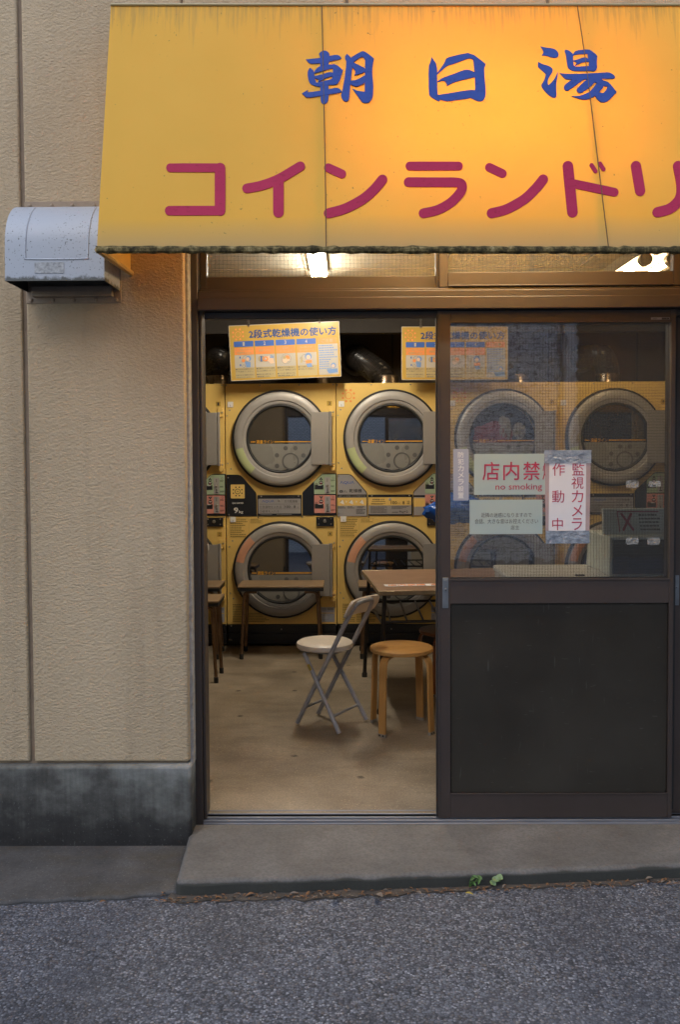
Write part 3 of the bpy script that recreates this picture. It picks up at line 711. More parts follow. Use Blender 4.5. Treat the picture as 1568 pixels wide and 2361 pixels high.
glyphs = [(kA, [
 [(415,145),(455,105),(520,82),(575,100),(612,145),(610,190),(598,290),(598,400),(440,430),(438,320),(438,185)],
 [(440,690),(595,690),(598,990),(560,1065),(500,1083),(460,1050),(447,990)],
 [(175,250),(435,225),(612,185),(740,163),(800,180),(835,225),(800,250),(600,290),(438,318),(300,332),(235,320)],
 [(250,403),(327,470),(332,560),(345,620),(370,690),(440,700),(440,755),(380,752),(260,710),(225,640),(207,560),(207,470)],
 [(327,470),(400,395),(440,380),(600,350),(725,335),(865,450),(850,480),(680,500),(677,420),(650,418),(500,460),(335,510)],
 [(677,425),(865,450),(840,530),(800,660),(760,705),(700,725),(590,722),(440,740),(370,690),(410,672),(655,625),(663,565),(677,490)],
 [(335,562),(500,525),(600,487),(672,495),(690,520),(663,563),(560,590),(480,630),(405,672),(410,620),(345,608)],
 [(105,882),(212,820),(195,862),(300,855),(440,835),(600,808),(735,778),(800,795),(845,850),(790,875),(600,902),(440,928),(215,965),(160,940)],
 [(940,148),(1020,225),(1070,300),(1035,390),(1010,650),(1000,720),(985,940),(970,1010),(920,1035),(870,1015),(825,925),(850,850),(880,680),(935,310),(895,205)],
 [(1020,215),(1130,145),(1235,95),(1300,125),(1443,235),(1440,255),(1275,260),(1245,210),(1215,200),(1130,250),(1060,300)],
 [(1275,235),(1440,250),(1425,310),(1410,420),(1412,560),(1430,740),(1425,930),(1390,1010),(1340,1055),(1275,1062),(1220,1045),(1160,960),(1040,795),(1110,830),(1200,850),(1268,852),(1270,700),(1278,400)],
 [(1060,310),(1170,365),(1285,420),(1285,488),(1080,550),(1100,465),(1030,385)],
 [(1000,655),(1120,635),(1200,590),(1285,540),(1285,680),(1170,745),(1100,757),(998,715)]]),
 (kB, [
 [(207,225),(322,390),(322,700),(325,880),(335,1005),(390,1105),(370,1138),(320,1120),(170,1035),(150,960),(145,420),(185,330)],
 [(510,245),(760,180),(1015,135),(1320,365),(1322,385),(1290,460),(1300,640),(1325,900),(1325,1000),(1300,1090),(1240,1138),(1160,1138),(1020,1072),(1110,915),(1098,640),(1090,540),(1070,290),(1040,265),(985,250),(900,275),(660,370),(530,400),(325,585),(320,550),(420,430),(480,330)],
 [(320,735),(430,655),(640,585),(870,495),(930,487),(1010,500),(1105,545),(1110,640),(870,690),(680,740),(520,825),(525,780),(480,720),(430,710),(320,747)],
 [(330,1010),(620,965),(1015,900),(1115,915),(1130,1000),(1020,1072),(760,1110),(540,1138),(450,1125),(385,1100)]]),
 (kC, [
 [(132,102),(210,120),(340,135),(400,160),(445,215),(452,260),(425,292),(375,302),(310,290),(240,265),(155,258),(195,195)],
 [(92,372),(160,410),(270,440),(335,480),(350,525),(330,570),(280,640),(258,700),(258,750),(270,780),(340,720),(400,630),(432,540),(437,600),(410,740),(405,840),(415,950),(405,990),(370,1000),(310,980),(210,890),(137,785),(190,710),(225,600),(220,575),(110,480),(85,450)],
 [(552,180),(575,158),(640,180),(690,225),(702,240),(702,350),(715,440),(745,460),(745,535),(680,525),(620,480),(605,440),(590,340),(575,230)],
 [(745,175),(970,150),(1060,205),(1130,270),(1118,310),(1118,430),(1125,460),(1110,510),(1080,535),(1010,530),(740,535),(725,460),(980,445),(982,370),(970,320),(955,230),(740,245),(702,265),(700,240)],
 [(700,352),(800,325),(890,290),(980,320),(985,368),(880,378),(800,405),(722,455),(770,385)],
 [(470,570),(580,585),(850,585),(1190,565),(1320,553),(1400,590),(1440,635),(1430,660),(1380,668),(1165,668),(960,680),(690,680),(590,680),(540,650)],
 [(690,675),(760,660),(905,670),(640,862),(595,880),(555,862),(540,815),(560,770)],
 [(945,675),(1090,660),(1110,700),(1080,735),(975,830),(865,905),(830,918),(785,905),(763,865),(775,830)],
 [(1085,660),(1165,660),(1240,700),(1240,792),(1225,830),(1145,905),(1185,914),(1185,1073),(1140,1040),(1085,965),(1000,1010),(930,1035),(840,1028),(680,975),(800,970),(900,940),(1000,890),(1025,860),(1120,745),(1075,725)],
 [(1235,698),(1335,740),(1462,900),(1330,1045),(1250,1083),(1180,1072),(1180,914),(1220,922),(1260,895),(1305,805),(1235,792)]])]
def soften(pts, n=1):                            # one pass of corner cutting keeps the brush look
    out = []
    for i in range(len(pts)):
        p, q, r = Vector(pts[i-1]), Vector(pts[i]), Vector(pts[(i+1) % len(pts)])
        a = (p-q).angle(r-q, 0)
        if a > R(105): out += [tuple(q+(p-q)*.22), tuple(q+(r-q)*.22)]
        else: out.append(tuple(q))
    return out
def decal(polys, zf, name, m, parent):
    b = MB()
    for k, pl in enumerate(polys):
        pl = soften(pl) if len(pl) < 40 else pl
        top = [awp(*zf(*p), .0018+.00012*k) for p in pl]; bot = [awp(*zf(*p), -.001) for p in pl]
        n = len(pl); b.add(top+bot, [tuple(range(n))]+[(i, i+n, (i+1) % n+n, (i+1) % n) for i in range(n)])
    return b.build(name, [m], parent, smooth=False)
for zf, polys in glyphs: decal(polys, zf, 'lettering', 'paint_blue', awn)
kz = zoom(300, 0, 1100)
cv = lambda p, n=6: [(q.x, q.y) for q in smooth_path([(a, b, 0) for a, b in p], n)]
kat = [[stroke([(465,880),(722,880)], 23), stroke([(725,882),(725,1104)], 28), stroke([(460,1105),(722,1105)], 25)],
 [stroke(cv([(866,988),(945,972),(1030,940),(1100,900),(1146,872)]), 25), stroke([(1031,958),(1031,1113)], 28)],
 [stroke([(1293,880),(1364,912)], 23), stroke(cv([(1295,1118),(1380,1094),(1470,1047),(1530,997),(1577,942)]), 26)],
 [stroke([(1568+153,871),(1568+408,871)], 23), stroke(cv([(1568+146,955),(1568+300,956),(1568+395,957),(1568+425,968),(1568+420,1005),(1568+370,1060),(1568+300,1100),(1568+224,1118)]), 25)],
 [stroke([(1568+570,878),(1568+638,910)], 23), stroke(cv([(1568+582,1118),(1568+660,1097),(1568+750,1047),(1568+810,992),(1568+852,941)]), 26)],
 [stroke([(1568+982,872),(1568+1006,1113)], 28), stroke([(1568+1015,964),(1568+1225,1008)], 23), stroke([(1568+1106,866),(1568+1127,898)], 10.5), stroke([(1568+1150,858),(1568+1169,888)], 10.5)],
 [stroke([(1568+1339,871),(1568+1361,1001)], 27), stroke(cv([(1568+1560,871),(1568+1578,970),(1568+1570,1040),(1568+1520,1092),(1568+1452,1113)]), 27)],
 [stroke([(1568+1740,1000),(1568+2010,1004)], 26)]]
for polys in kat: decal(polys, kz, 'lettering', 'paint_red', awn)

# lamp behind the awning vinyl (it is what makes the vinyl glow)
lx = along(c_bl, c_br, at(1145, 300, -.45).x)
lamp = thing('awning_lamp', 'warm tube lamp glowing behind the yellow awning vinyl between its second and third kanji', 'lamp', (lx.x, WY, 2.62))
MB().box(lx.x-.48, lx.x+.48, WY-.045, WY, 2.53, 2.61).build('housing', ['lamp_white'], lamp, bevel=.004)
tube_m = emit('awning_tube_glow', (1., .82, .50), 84.)
MB().tube([(lx.x-.45, WY-.075, 2.57), (lx.x+.45, WY-.075, 2.57)], .018, 0, 12).build('tube', [tube_m], lamp)
for dx in (-.465, .465): MB().box(lx.x+dx-.012, lx.x+dx+.012, WY-.10, WY-.0455, 2.545, 2.595).build('lamp_holder', ['black'], lamp, bevel=.003)

# ------------------------------------------------------------------ vent hood
vt = thing('vent_hood', 'white speckled steel vent hood on the stucco wall left of the awning', 'vent hood', (-1.0535, WY, 2.085))
hw = .18; prof = [(.0, .305), (-.05, .305)]+[(-.05-.17*math.sin(R(a)), .135+.17*math.cos(R(a))) for a in range(8, 91, 8)]+[(-.222, .10), (-.225, .0)]
h = MB(); n = len(prof)
cx = -1.0535; cz = 2.085
for sx in (-1, 1):
    pass
outer = [(cx-hw, WY+p[0], cz+p[1]) for p in prof]+[(cx+hw, WY+p[0], cz+p[1]) for p in prof]
fs = [(i, i+1, n+i+1, n+i) for i in range(n-1)]
h.add(outer, fs)
t_ = .004
inner = [(cx-hw+t_, WY+min(0, p[0]+t_), cz+max(0, p[1]-(t_ if p[1] > .01 else 0))) for p in prof]+[(cx+hw-t_, WY+min(0, p[0]+t_), cz+max(0, p[1]-(t_ if p[1] > .01 else 0))) for p in prof]
h.add(inner, [(i, n+i, n+i+1, i+1) for i in range(n-1)], 1)
for b0, b1, s in ((outer[:n], inner[:n], 1), (outer[n:], inner[n:], -1)):
    h.add(b0+[(b0[0][0], WY, cz+.0)], [tuple(range(n+1))]); h.add(b1+[(b1[0][0], WY, cz+.0)], [tuple(range(n+1))], 1)
h.add([outer[n-1], outer[2*n-1], inner[2*n-1], inner[n-1]], [(0, 1, 2, 3)])
for x0, x1, z0, z1 in ((-.105, -.10, .09, .27), (.115, .12, .09, .27), (-.105, .12, .085, .09)):
    pass
hood = h.build('hood', ['vent', 'vent_dark'], vt)
e = MB()
def hp(zz):                                   # front surface depth at a height
    for (y0, z0), (y1, z1) in zip(prof[:-1], prof[1:]):
        if z1 <= zz <= z0 and z0 > z1: return y0+(y1-y0)*(z0-zz)/(z0-z1)
    return prof[-1][0]
rib = [(-.10, .285), (-.102, .22), (-.105, .14), (-.105, .088), (-.09, .078), (.105, .078), (.12, .088), (.122, .14), (.126, .22), (.128, .285)]
rib = [(p.x, p.y) for p in smooth_path([(a, b, 0) for a, b in rib], 5)]
MB().tube([(cx+a, WY+hp(b)+.0005, cz+b) for a, b in rib], .0035, 0, 6).build('embossed_rib', ['vent'], hood)
MB().add([(cx-.072, WY-.2263, cz+.027), (cx+.034, WY-.2263, cz+.027), (cx+.034, WY-.2243, cz+.066), (cx-.072, WY-.2243, cz+.066)], [(0, 1, 2, 3)]).build('worn_label', ['vent_label'], hood)
MB().box(cx-.155, cx+.155, WY-.03, WY-.001, cz-.022, cz+.018).build('bottom_lip', ['flange'], vt, bevel=.003)
fl = MB().box(cx-.185, cx+.185, WY-.004, WY+.005, cz-.045, cz+.345)
for x in (-.165, -.08, .0, .085, .165):
    for z in (-.033, .328): fl.lathe([(0, -.010), (.006, -.009), (.008, -.006), (.008, -.004)], (cx+x, WY, cz+z), 1, 'y', 10)
fl.build('flange', ['flange', 'flange'], vt, bevel=.002)
# ------------------------------------------------------------------ stacked gas dryers
DY = 3.063; PPM = 310.; DW = .826; DH = 1.968; DZ = DH/615.
kq = .6059/1.5944
U4 = lambda zx: (zx-215)*kq/PPM                    # readings in the enlarged dryer details -> metres from the dryer's left edge / floor
Z4 = lambda zy, y0=1100: (1499-(y0+zy*.6059)/1.5944)*DZ
U5 = lambda zx: ((820+zx*.27423)/1.5944-520.7)/PPM
Z5 = lambda zy: (1499-(1730+zy*.27423)/1.5944)*DZ
U6 = lambda zx: ((1230+zx*.24235)/1.5944-776.)/PPM
Z6 = lambda zy: (1499-(1730+zy*.24235)/1.5944)*DZ
random.seed(11)
def fuzz(b, x0, x1, z0, z1, y, mi, rows, fill=.8, h=.5):      # rows of print too small to read
    rh = (z1-z0)/rows
    for r in range(rows):
        x = x0; zt = z1-r*rh; end = x0+(x1-x0)*random.uniform(.6, 1)*fill/.8
        while x < min(end, x1):
            wd = random.uniform(.5, 1.6)*rh*h*1.4
            b.quad(x, min(x+wd, x1), zt-rh*(.5+h/2), zt-rh*(.5-h/2), y, mi); x += wd+rh*.18
def sunlogo(b, c, r, y, mi, dot=.22):
    b.ring((c[0], y, c[1]), r*.52, r*.64, mi)
    for k in range(8): a = R(22.5+45*k); b.disc((c[0]+r*1.1*math.cos(a), y, c[1]+r*1.1*math.sin(a)), r*dot, mi, 10)
UC = U4(553); ZU, ZL = Z4(848), Z4(659, 1700)
def door(dr, zc, upper, glass='dark_glass'):
    c = (UC, 0, zc)
    prof = [(.362, 0), (.362, -.028), (.356, -.036), (.349, -.037), (.347, -.036), (.343, -.050), (.330, -.058), (.305, -.060), (.285, -.058), (.279, -.050), (.272, -.0505), (.258, -.046), (.254, -.040), (.2535, -.044), (.246, -.046), (.240, -.042), (.236, -.030)]
    mis = [1, 1, 1, 1, 0, 0, 0, 0, 0, 0, 0, 0, 1, 1, 1, 1]
    o = MB().lathe(prof, c, 0, 'y', 96, mis).build('door', ['steel', 'rubber'], dr, local=True)
    gp = [(.238*k/9, -.030-.005*(1-(k/9)**2)) for k in range(9, -1, -1)]
    g = MB().lathe([(.2385, -.026)]+gp, c, 0, 'y', 64).build('glass', [glass], o, local=True)
    # grey film on the lower part of the glass, with its amber fill line
    zl = zc+(Z4(878)-ZU); f = MB()
    def gy(x, z): r = min(1., math.hypot(x-UC, z-zc)/.238); return -.030-.005*(1-r*r)
    rr = .2335; zs = zl-zc; a0 = math.asin(zs/rr)
    nx, nz = 40, 22; idx = {}; vs = []; fs = []
    for j in range(nz+1):
        z = -rr+(zs+rr)*j/nz; hw_ = math.sqrt(max(0, rr*rr-z*z))
        for i in range(nx+1):
            x = -hw_+2*hw_*i/nx; idx[i, j] = len(vs); vs.append((UC+x, gy(UC+x, zc+z)-.0012, zc+z))
    for j in range(nz):
        for i in range(nx): fs.append((idx[i, j], idx[i+1, j], idx[i+1, j+1], idx[i, j+1]))
    f.add(vs, fs)
    def fdisc(zx, zy, r, mi, y0=1100):
        x, z = U4(zx), zc+(Z4(zy)-ZU)
        f.disc((x, gy(x, z)-.0022, z), r, mi, 16)
    x, z = U4(612), zc+(Z4(985)-ZU)
    f.ring((x, gy(x, z)-.004, z), .052, .063, 1, 32)
    for zx, zy in ((530, 948), (530, 1013), (642, 905), (583, 905), (690, 950), (690, 1018)): fdisc(zx, zy, .0165, 1)
    f.build('window_film', ['film', 'film_dark'], o, local=True)
    zt = zc+(Z4(866)-ZU); ln = MB()
    def bar(x0, x1, h_):
        m_ = 14
        for k in range(m_):
            a, b2 = x0+(x1-x0)*k/m_, x0+(x1-x0)*(k+1)/m_
            ln.add([(a, gy(a, zt)-.002, zt-h_), (b2, gy(b2, zt)-.002, zt-h_), (b2, gy(b2, zt)-.002, zt+h_), (a, gy(a, zt)-.002, zt+h_)], [(0, 1, 2, 3)])
    bar(U4(372), U4(400), .0032); bar(U4(515), U4(737), .0038)
    vs, fs = text_mesh('適量ライン', .012); xa, xb = min(v.x for v in vs), max(v.x for v in vs); ya, yb = min(v.y for v in vs), max(v.y for v in vs)
    tv = []
    for v in vs:
        xx = U4(406)+(v.x-xa)/(xb-xa)*(U4(509)-U4(406)); z_ = zt-.013+(v.y-ya)/(yb-ya)*.027; tv.append((xx, gy(xx, z_)-.0022, z_))
    ln.add(tv, fs); ln.build('fill_line', ['line_orange'], o, local=True)
    # coloured arc sticker on the steel ring
    a0_, a1_ = (193, 229) if upper else (133, 169)
    MB().lathe([(.284, -.0592), (.305, -.0614), (.330, -.0594), (.342, -.0525)], c, 0, 'y', 10, a0=R(a0_), a1=R(a1_)).build('arc_sticker', ['lime' if upper else 'peach'], o, local=True)
    # hinge plate with its long hinge tube
    hz0, hz1 = zc+(Z4(1006)-ZU), zc+(Z4(688)-ZU)
    hpz = MB().box(U4(738), U4(846), -.066, -.058, hz0, hz1).box(U4(838), U4(846), -.058, -.01, hz0, hz1)
    hpz.tube([(U4(855), -.05, hz0-.006), (U4(855), -.05, hz1+.004)], .011, 0, 12)
    hpz.build('hinge_plate', ['plate_grey'], o, bevel=.002, local=True)
    for zy0, zy1 in ((660, 712), (985, 1022)):
        b = MB().box(U4(847), U4(881), -.012, -.001, zc+(Z4(zy1)-ZU), zc+(Z4(zy0)-ZU)).box(U4(848), U4(868), -.055, -.013, zc+(Z4(zy1 if zy0 < 800 else zy0+8)-ZU)-.004, zc+(Z4(zy1 if zy0 < 800 else zy0+8)-ZU)+.004)
        b.lathe([(0, -.0165), (.006, -.0155), (.007, -.012)], (U4(872), 0, zc+(Z4((zy0+zy1)/2)-ZU)), 1, 'y', 10)
        b.build('hinge_bracket', ['dryer_yellow', 'screw'], o, bevel=.0015, local=True)
    MB().lathe([(.0, -.03), (.016, -.03), (.019, -.022), (.019, -.001)], (U4(866), 0, zc+(Z4(1030)-ZU)), 0, 'y', 16).build('hinge_cap', ['dryer_yellow'], o, local=True)
    return o
def screws(b, pts, mi, y=-.001):
    for x, z in pts: b.lathe([(0, y-.0035), (.004, y-.003), (.006, y-.001), (.006, y)], (x, 0, z), mi, 'y', 8)
def dryer_unit(style):
    dr = bpy.data.objects.new('stacked_dryer', None); COL.objects.link(dr); dr.empty_display_size = .1
    zb0, zb1 = Z4(330, 1700), Z4(72, 1700)          # band of control panels
    zbase = Z4(997, 1700)
    c = MB().box(.003, DW-.003, 0, .85, zbase, zb0-.001).box(.003, DW-.003, 0, .85, zb0+.001, DH)
    screws(c, [(U4(223), Z4(521)), (U4(429), Z4(521)), (U4(667), Z4(520)), (U4(872), Z4(519)), (U4(227), Z4(706)), (U4(229), Z4(996)), (U4(234), Z4(518, 1700)), (U4(236), Z4(805, 1700)), (U4(228), Z4(338, 1700)), (U4(411), Z4(338, 1700)), (U4(680), Z4(336, 1700)), (U4(877), Z4(335, 1700))], 1)
    if style == 'B': sunlogo(c, (U4(962-671), Z4(587)), .040, -.0012, 2)
    for zx, zy, y0 in ((243, 672, 1100), (248, 1030, 1100), (253, 482, 1700), (255, 838, 1700)): c.disc((U4(zx), -.001, Z4(zy, y0)), .006, 3, 12)
    c.build('cabinet', ['dryer_yellow', 'screw', 'ink_orange', 'plate_grey'], dr, bevel=.003, local=True)
    b = MB().box(.006, DW-.006, .02, .83, .02, zbase-.002).box(.01, DW-.01, .006, .02, .05, .10).box(.01, DW-.01, .004, .02, .125, zbase-.008)
    screws(b, [(U4(547), Z4(1030, 1700)), (U4(217+10), Z4(1093, 1700)), (U4(240), Z4(1095, 1700)), (U4(883), Z4(1003, 1700)), (U4(240), Z4(1008, 1700))], 1, .003)
    b.build('base_panel', ['black', 'screw'], dr, bevel=.004, local=True)
    # left panel
    lp = [(U5(48), Z5(57)), (U5(205), Z5(57)), (U5(238), Z5(66)), (U5(265), Z5(90)), (U5(440), Z5(295)), (U5(449), Z5(320)), (U5(452), Z5(618)), (U5(48), Z5(618))]
    m = MB()
    if style == 'A':
        m.prism(lp, -.005, -.0005, 0)
        m.poly(rrect(U5(103), U5(292), Z5(378), Z5(190), .006), -.0056, 1)
        cc = ((U5(103)+U5(292))/2, (Z5(190)+Z5(378))/2); m.ring((cc[0], -.0062, cc[1]), .0165, .0205, 2); m.disc((cc[0], -.0062, cc[1]), .006, 3, 10)
        for k in range(8): a = R(22.5+45*k); m.disc((cc[0]+.034*math.cos(a), -.0062, cc[1]+.034*math.sin(a)), .0055, 2, 10)
        m.text('GAS DRYER', U5(123), U5(275), Z5(453), Z5(430), -.0058, 4, .01)
        m.text('9', U5(143), U5(203), Z5(578), Z5(500), -.0058, 4, .02).text('kg', U5(213), U5(270), Z5(588), Z5(540), -.0058, 4, .012)
        screws(m, [(U5(70), Z5(97)), (U5(76), Z5(598))], 5, -.005)
        m.build('side_panel', ['navy', 'dryer_yellow', 'ink', 'olive', 'ink_white', 'screw'], dr, bevel=.001, local=True)
    else:
        m.prism(lp, -.005, -.0005, 0)
        inn = [(x-.004 if x > .1 else x+.003, z-.004 if z > .95 else z+.004) for x, z in lp]; m.poly(inn, -.0055, 1)
        m.text('ΛQUΛ', U6(85), U6(302), Z6(220), Z6(170), -.006, 2, .012)
        m.text('乾燥機', U6(226), U6(416), Z6(346), Z6(290), -.006, 3, .01).text('GAS', U6(128), U6(175), Z6(326), Z6(312), -.006, 3).text('DRYER', U6(128), U6(196), Z6(345), Z6(330), -.006, 3)
        m.poly(rrect(U6(78), U6(124), Z6(346), Z6(310), .002), -.006, 3); m.disc((U6(101), -.0063, Z6(330)), .004, 1, 10)
        m.quad(U6(47), U6(487), Z6(420), Z6(376), -.0058, 3).text('洗濯物を入れる ▶ 硬貨を入れる ▶ 洗濯物を取り出す', U6(54), U6(474), Z6(412), Z6(388), -.0062, 1)
        m.quad(U6(47), U6(487), Z6(546), Z6(424), -.0058, 4)
        for zx in (112, 250, 411):
            m.disc((U6(zx), -.0062, Z6(487)), .0105, 3, 18); m.poly([(U6(zx-30), Z6(500)), (U6(zx+10), Z6(455)), (U6(zx+30), Z6(490)), (U6(zx+35), Z6(530)), (U6(zx), Z6(515))], -.0066, 5)
        for zx in (182, 336): m.poly([(U6(zx-8), Z6(505)), (U6(zx+10), Z6(487)), (U6(zx-8), Z6(468))], -.0062, 5)
        fuzz(m, U6(54), U6(185), Z6(590), Z6(555), -.006, 3, 2); fuzz(m, U6(197), U6(320), Z6(590), Z6(555), -.006, 3, 2); fuzz(m, U6(345), U6(470), Z6(590), Z6(555), -.006, 3, 2); fuzz(m, U6(330), U6(470), Z6(675), Z6(600), -.006, 3, 4)
        screws(m, [(U6(64), Z6(98)), (U6(66), Z6(664))], 6, -.005)
        m.build('side_panel', ['navy', 'silver_panel', 'ink_blue', 'ink', 'dryer_yellow', 'ink_white', 'screw'], dr, bevel=.001, local=True)
    # middle plate
    m = MB().box(U5(462), U5(1058), -.006, -.0005, Z5(615), Z5(335))
    if style == 'A':
        m.poly(rrect(U5(473), U5(1045), Z5(585), Z5(384), .006), -.0066, 1)
        m.text('HCD-9096GC', U5(855), U5(970), Z5(368), Z5(354), -.0066, 2)
        m.text('ΛQUΛ', U5(524), U5(687), Z5(440), Z5(402), -.0072, 3, .012).text('ガス乾燥機', U5(825), U5(1000), Z5(440), Z5(402), -.0072, 2, .004)
        m.quad(U5(490), U5(1030), Z5(459), Z5(455), -.0072, 2)
        m.text('①洗濯物を入れる', U5(490), U5(786), Z5(514), Z5(478), -.0072, 2, .002).text('②硬貨を入れる', U5(490), U5(752), Z5(574), Z5(538), -.0072, 2, .002)
        m.text('100', U5(834), U5(905), Z5(512), Z5(476), -.0072, 4, .006).text('8', U5(950), U5(976), Z5(512), Z5(476), -.0072, 4, .01).text('円で', U5(908), U5(938), Z5(510), Z5(494), -.0072, 2).text('分間', U5(990), U5(1022), Z5(510), Z5(494), -.0072, 2)
        for zx0, zx1, zy0, zy1 in ((490, 808, 524, 521), (818, 1030, 524, 521), (818, 821, 521, 468)): m.quad(U5(zx0), U5(zx1), Z5(zy0), Z5(zy1), -.0071, 2)
        fuzz(m, U5(500), U5(700), Z5(608), Z5(592), -.0066, 1, 1); fuzz(m, U5(720), U5(1030), Z5(608), Z5(592), -.0066, 1, 1)
        kx, kz_ = U5(756), Z5(408)
    else:
        m.quad(U6(516), U6(1168), Z6(545), Z6(420), -.0066, 6).quad(U6(516), U6(1168), Z6(680), Z6(546), -.0066, 1)
        m.text('HCD-6096GC', U6(962), U6(1085), Z6(400), Z6(386), -.0066, 2)
        m.text('乾燥容量の目安', U6(580), U6(762), Z6(468), Z6(442), -.0072, 4, .004); fuzz(m, U6(570), U6(770), Z6(496), Z6(478), -.0072, 4, 1); fuzz(m, U6(555), U6(790), Z6(532), Z6(506), -.0072, 4, 2)
        m.text('100', U6(858), U6(950), Z6(528), Z6(480), -.0072, 4, .008).text('8', U6(1034), U6(1066), Z6(530), Z6(480), -.0072, 4, .01).text('円で', U6(956), U6(1002), Z6(526), Z6(504), -.0072, 4).text('分間', U6(1098), U6(1142), Z6(494), Z6(474), -.0072, 4).text('運転', U6(1098), U6(1142), Z6(524), Z6(502), -.0072, 4)
        for k in range(5): m.quad(U6(545+k*62), U6(547+k*62), Z6(664), Z6(556), -.0072, 7)
        for k in range(6): m.quad(U6(545), U6(797), Z6(557+k*21), Z6(555+k*21), -.0072, 7)
        fuzz(m, U6(550), U6(790), Z6(662), Z6(558), -.0073, 7, 5, 1., .4); fuzz(m, U6(870), U6(1130), Z6(604), Z6(552), -.0072, 7, 3)
        m.text('乾燥容量', U6(876), U6(966), Z6(662), Z6(640), -.0072, 4, .004).text('9kg×2', U6(982), U6(1116), Z6(668), Z6(626), -.0072, 4, .006)
        kx, kz_ = U6(842), Z6(450)
    m.lathe([(0, -.0125), (.006, -.0122), (.0085, -.010), (.0105, -.0095), (.0105, -.006)], (kx, 0, kz_), 5, 'y', 16).quad(kx-.001, kx+.001, kz_-.005, kz_+.005, -.0127, 2)
    screws(m, [(U5(514), Z5(352)), (U5(1016), Z5(350))], 5, -.006)
    m.build('label_plate', ['navy', 'silver_panel', 'ink_grey', 'ink_blue', 'ink', 'steel', 'dryer_yellow', 'ink_grey'], dr, bevel=.001, local=True)
    # right panel with the two coin units
    rp = [(U5(1068), Z5(310)), (U5(1078), Z5(290)), (U5(1320), Z5(62)), (U5(1345), Z5(50)), (U5(1370), Z5(46)), (U5(1526), Z5(46)), (U5(1526), Z5(612)), (U5(1068), Z5(612))]
    m = MB().prism(rp, -.005, -.0005, 0)
    if style == 'B':
        inn = [(x+.004 if x < .7 else x, z-.004 if z > .95 else z+.004) for x, z in rp]; m.poly(inn, -.0056, 1)
        m.quad(U5(1075), U5(1227), Z5(372), Z5(345), -.006, 0).quad(U5(1075), U5(1227), Z5(500), Z5(385), -.006, 2)
    m.build('coin_panel', ['navy', 'silver_panel', 'dryer_yellow'], dr, bevel=.001, local=True)
    for up_, mt in ((True, 'mint'), (False, 'pink')):
        dz = 0 if up_ else -(Z5(62)-Z5(320))
        zz = lambda q: Z5(q) if up_ else Z5(q-258)-(Z5(100)-Z5(358))
        pts = [(U5(1227), Z5(324)), (U5(1515), Z5(324)), (U5(1515), Z5(64)), (U5(1508), Z5(57)), (U5(1335), Z5(57)), (U5(1227), Z5(155))] if up_ else rrect(U5(1227), U5(1515), Z5(581), Z5(338), .004)
        m = MB().prism(pts, -.009, -.0062, 0)
        q0 = 0 if up_ else 258
        T = lambda a, b2, c2, d2, y, mi: m.quad(U5(a), U5(b2), Z5(d2+q0), Z5(c2+q0), y, mi)
        tri = [(1295, 134), (1345, 134), (1320, 95)] if up_ else [(1295, 96), (1345, 96), (1320, 134)]
        m.poly([(U5(a), Z5(b2+q0)) for a, b2 in tri], -.0096, 1).text('上' if up_ else '下', U5(1312), U5(1328), Z5((130 if up_ else 116)+q0), Z5((114 if up_ else 100)+q0), -.01, 2)
        m.disc((U5(1319), -.0096, Z5(167+q0)), .0145, 1, 20).quad(U5(1303), U5(1336), Z5(168+q0), Z5(158+q0), -.01, 2).disc((U5(1319), -.01, Z5(180+q0)), .0045, 3, 10)
        T(1233, 1350, 198, 262, -.0096, 1); T(1264, 1346, 208, 246, -.0102, 6); T(1280, 1330, 200, 207, -.0102, 2)
        fuzz(m, U5(1238), U5(1280), Z5(196+q0), Z5(174+q0), -.0096, 1, 3)
        T(1368, 1444, 97, 317, -.0112, 4)
        T(1402, 1407, 112, 158, -.0118, 1); T(1400, 1411, 246, 288, -.0118, 1); T(1390, 1425, 292, 305, -.0118, 6)
        m.lathe([(0, -.022), (.006, -.021), (.008, -.0115)], (U5(1406), 0, Z5(209+q0)), 5, 'y', 12)
        for q in (128, 206, 272): fuzz(m, U5(1452), U5(1508), Z5(q+24+q0), Z5(q+q0), -.0096, 1, 3)
        m.ring((U5(1482), -.0096, Z5(106+q0)), .006, .0072, 1, 16)
        m.build('coin_unit', [mt, 'ink', 'ink_white', 'ink_red', 'silver_panel', 'screw', 'navy'], dr, bevel=.0008, local=True)
    # lock box below, price tags, stickers
    m = MB().box(U4(765), U4(872), -.012, -.0005, Z4(393, 1700), Z4(337, 1700)); m.lathe([(0, -.02), (.010, -.0195), (.0125, -.0175), (.0125, -.012)], (U4(817), 0, Z4(362, 1700)), 1, 'y', 18)
    screws(m, [(U4(x), Z4(z, 1700)) for x in (780, 855) for z in (347, 380)], 1, -.012)
    m.build('lock_box', ['black', 'screw'], dr, bevel=.002, local=True)
    for x, y, y0 in ((248, 637, 1100), (257, 350, 1700)):
        m = MB().prism(rrect(U4(x-17), U4(x+17), Z4(y+17, y0), Z4(y-17, y0), .004), -.006, -.0008, 0).quad(U4(x-1), U4(x+1.2), Z4(y+13, y0), Z4(y+2, y0), -.0066, 1); m.build('coin_tag', ['ink_white', 'ink'], dr, bevel=.001, local=True)
    for x0, x1, z0, z1, rws, brd in ((236, 354, 344, 462, 10, 1), (362, 438, 345, 374, 3, 1), (250, 330, 870, 985, 11, 0), (335, 480, 925, 985, 6, 0)):
        m = MB()
        if brd:
            for e_ in ((x0, x1, z0, z0+1), (x0, x1, z1-1, z1), (x0, x0+1, z0, z1), (x1-1, x1, z0, z1)): m.quad(U4(e_[0]), U4(e_[1]), Z4(e_[3], 1700), Z4(e_[2], 1700), -.0012, 0)
        fuzz(m, U4(x0+4*brd), U4(x1-4*brd), Z4(z1-3*brd, 1700), Z4(z0+3*brd, 1700), -.0012, 0, rws)
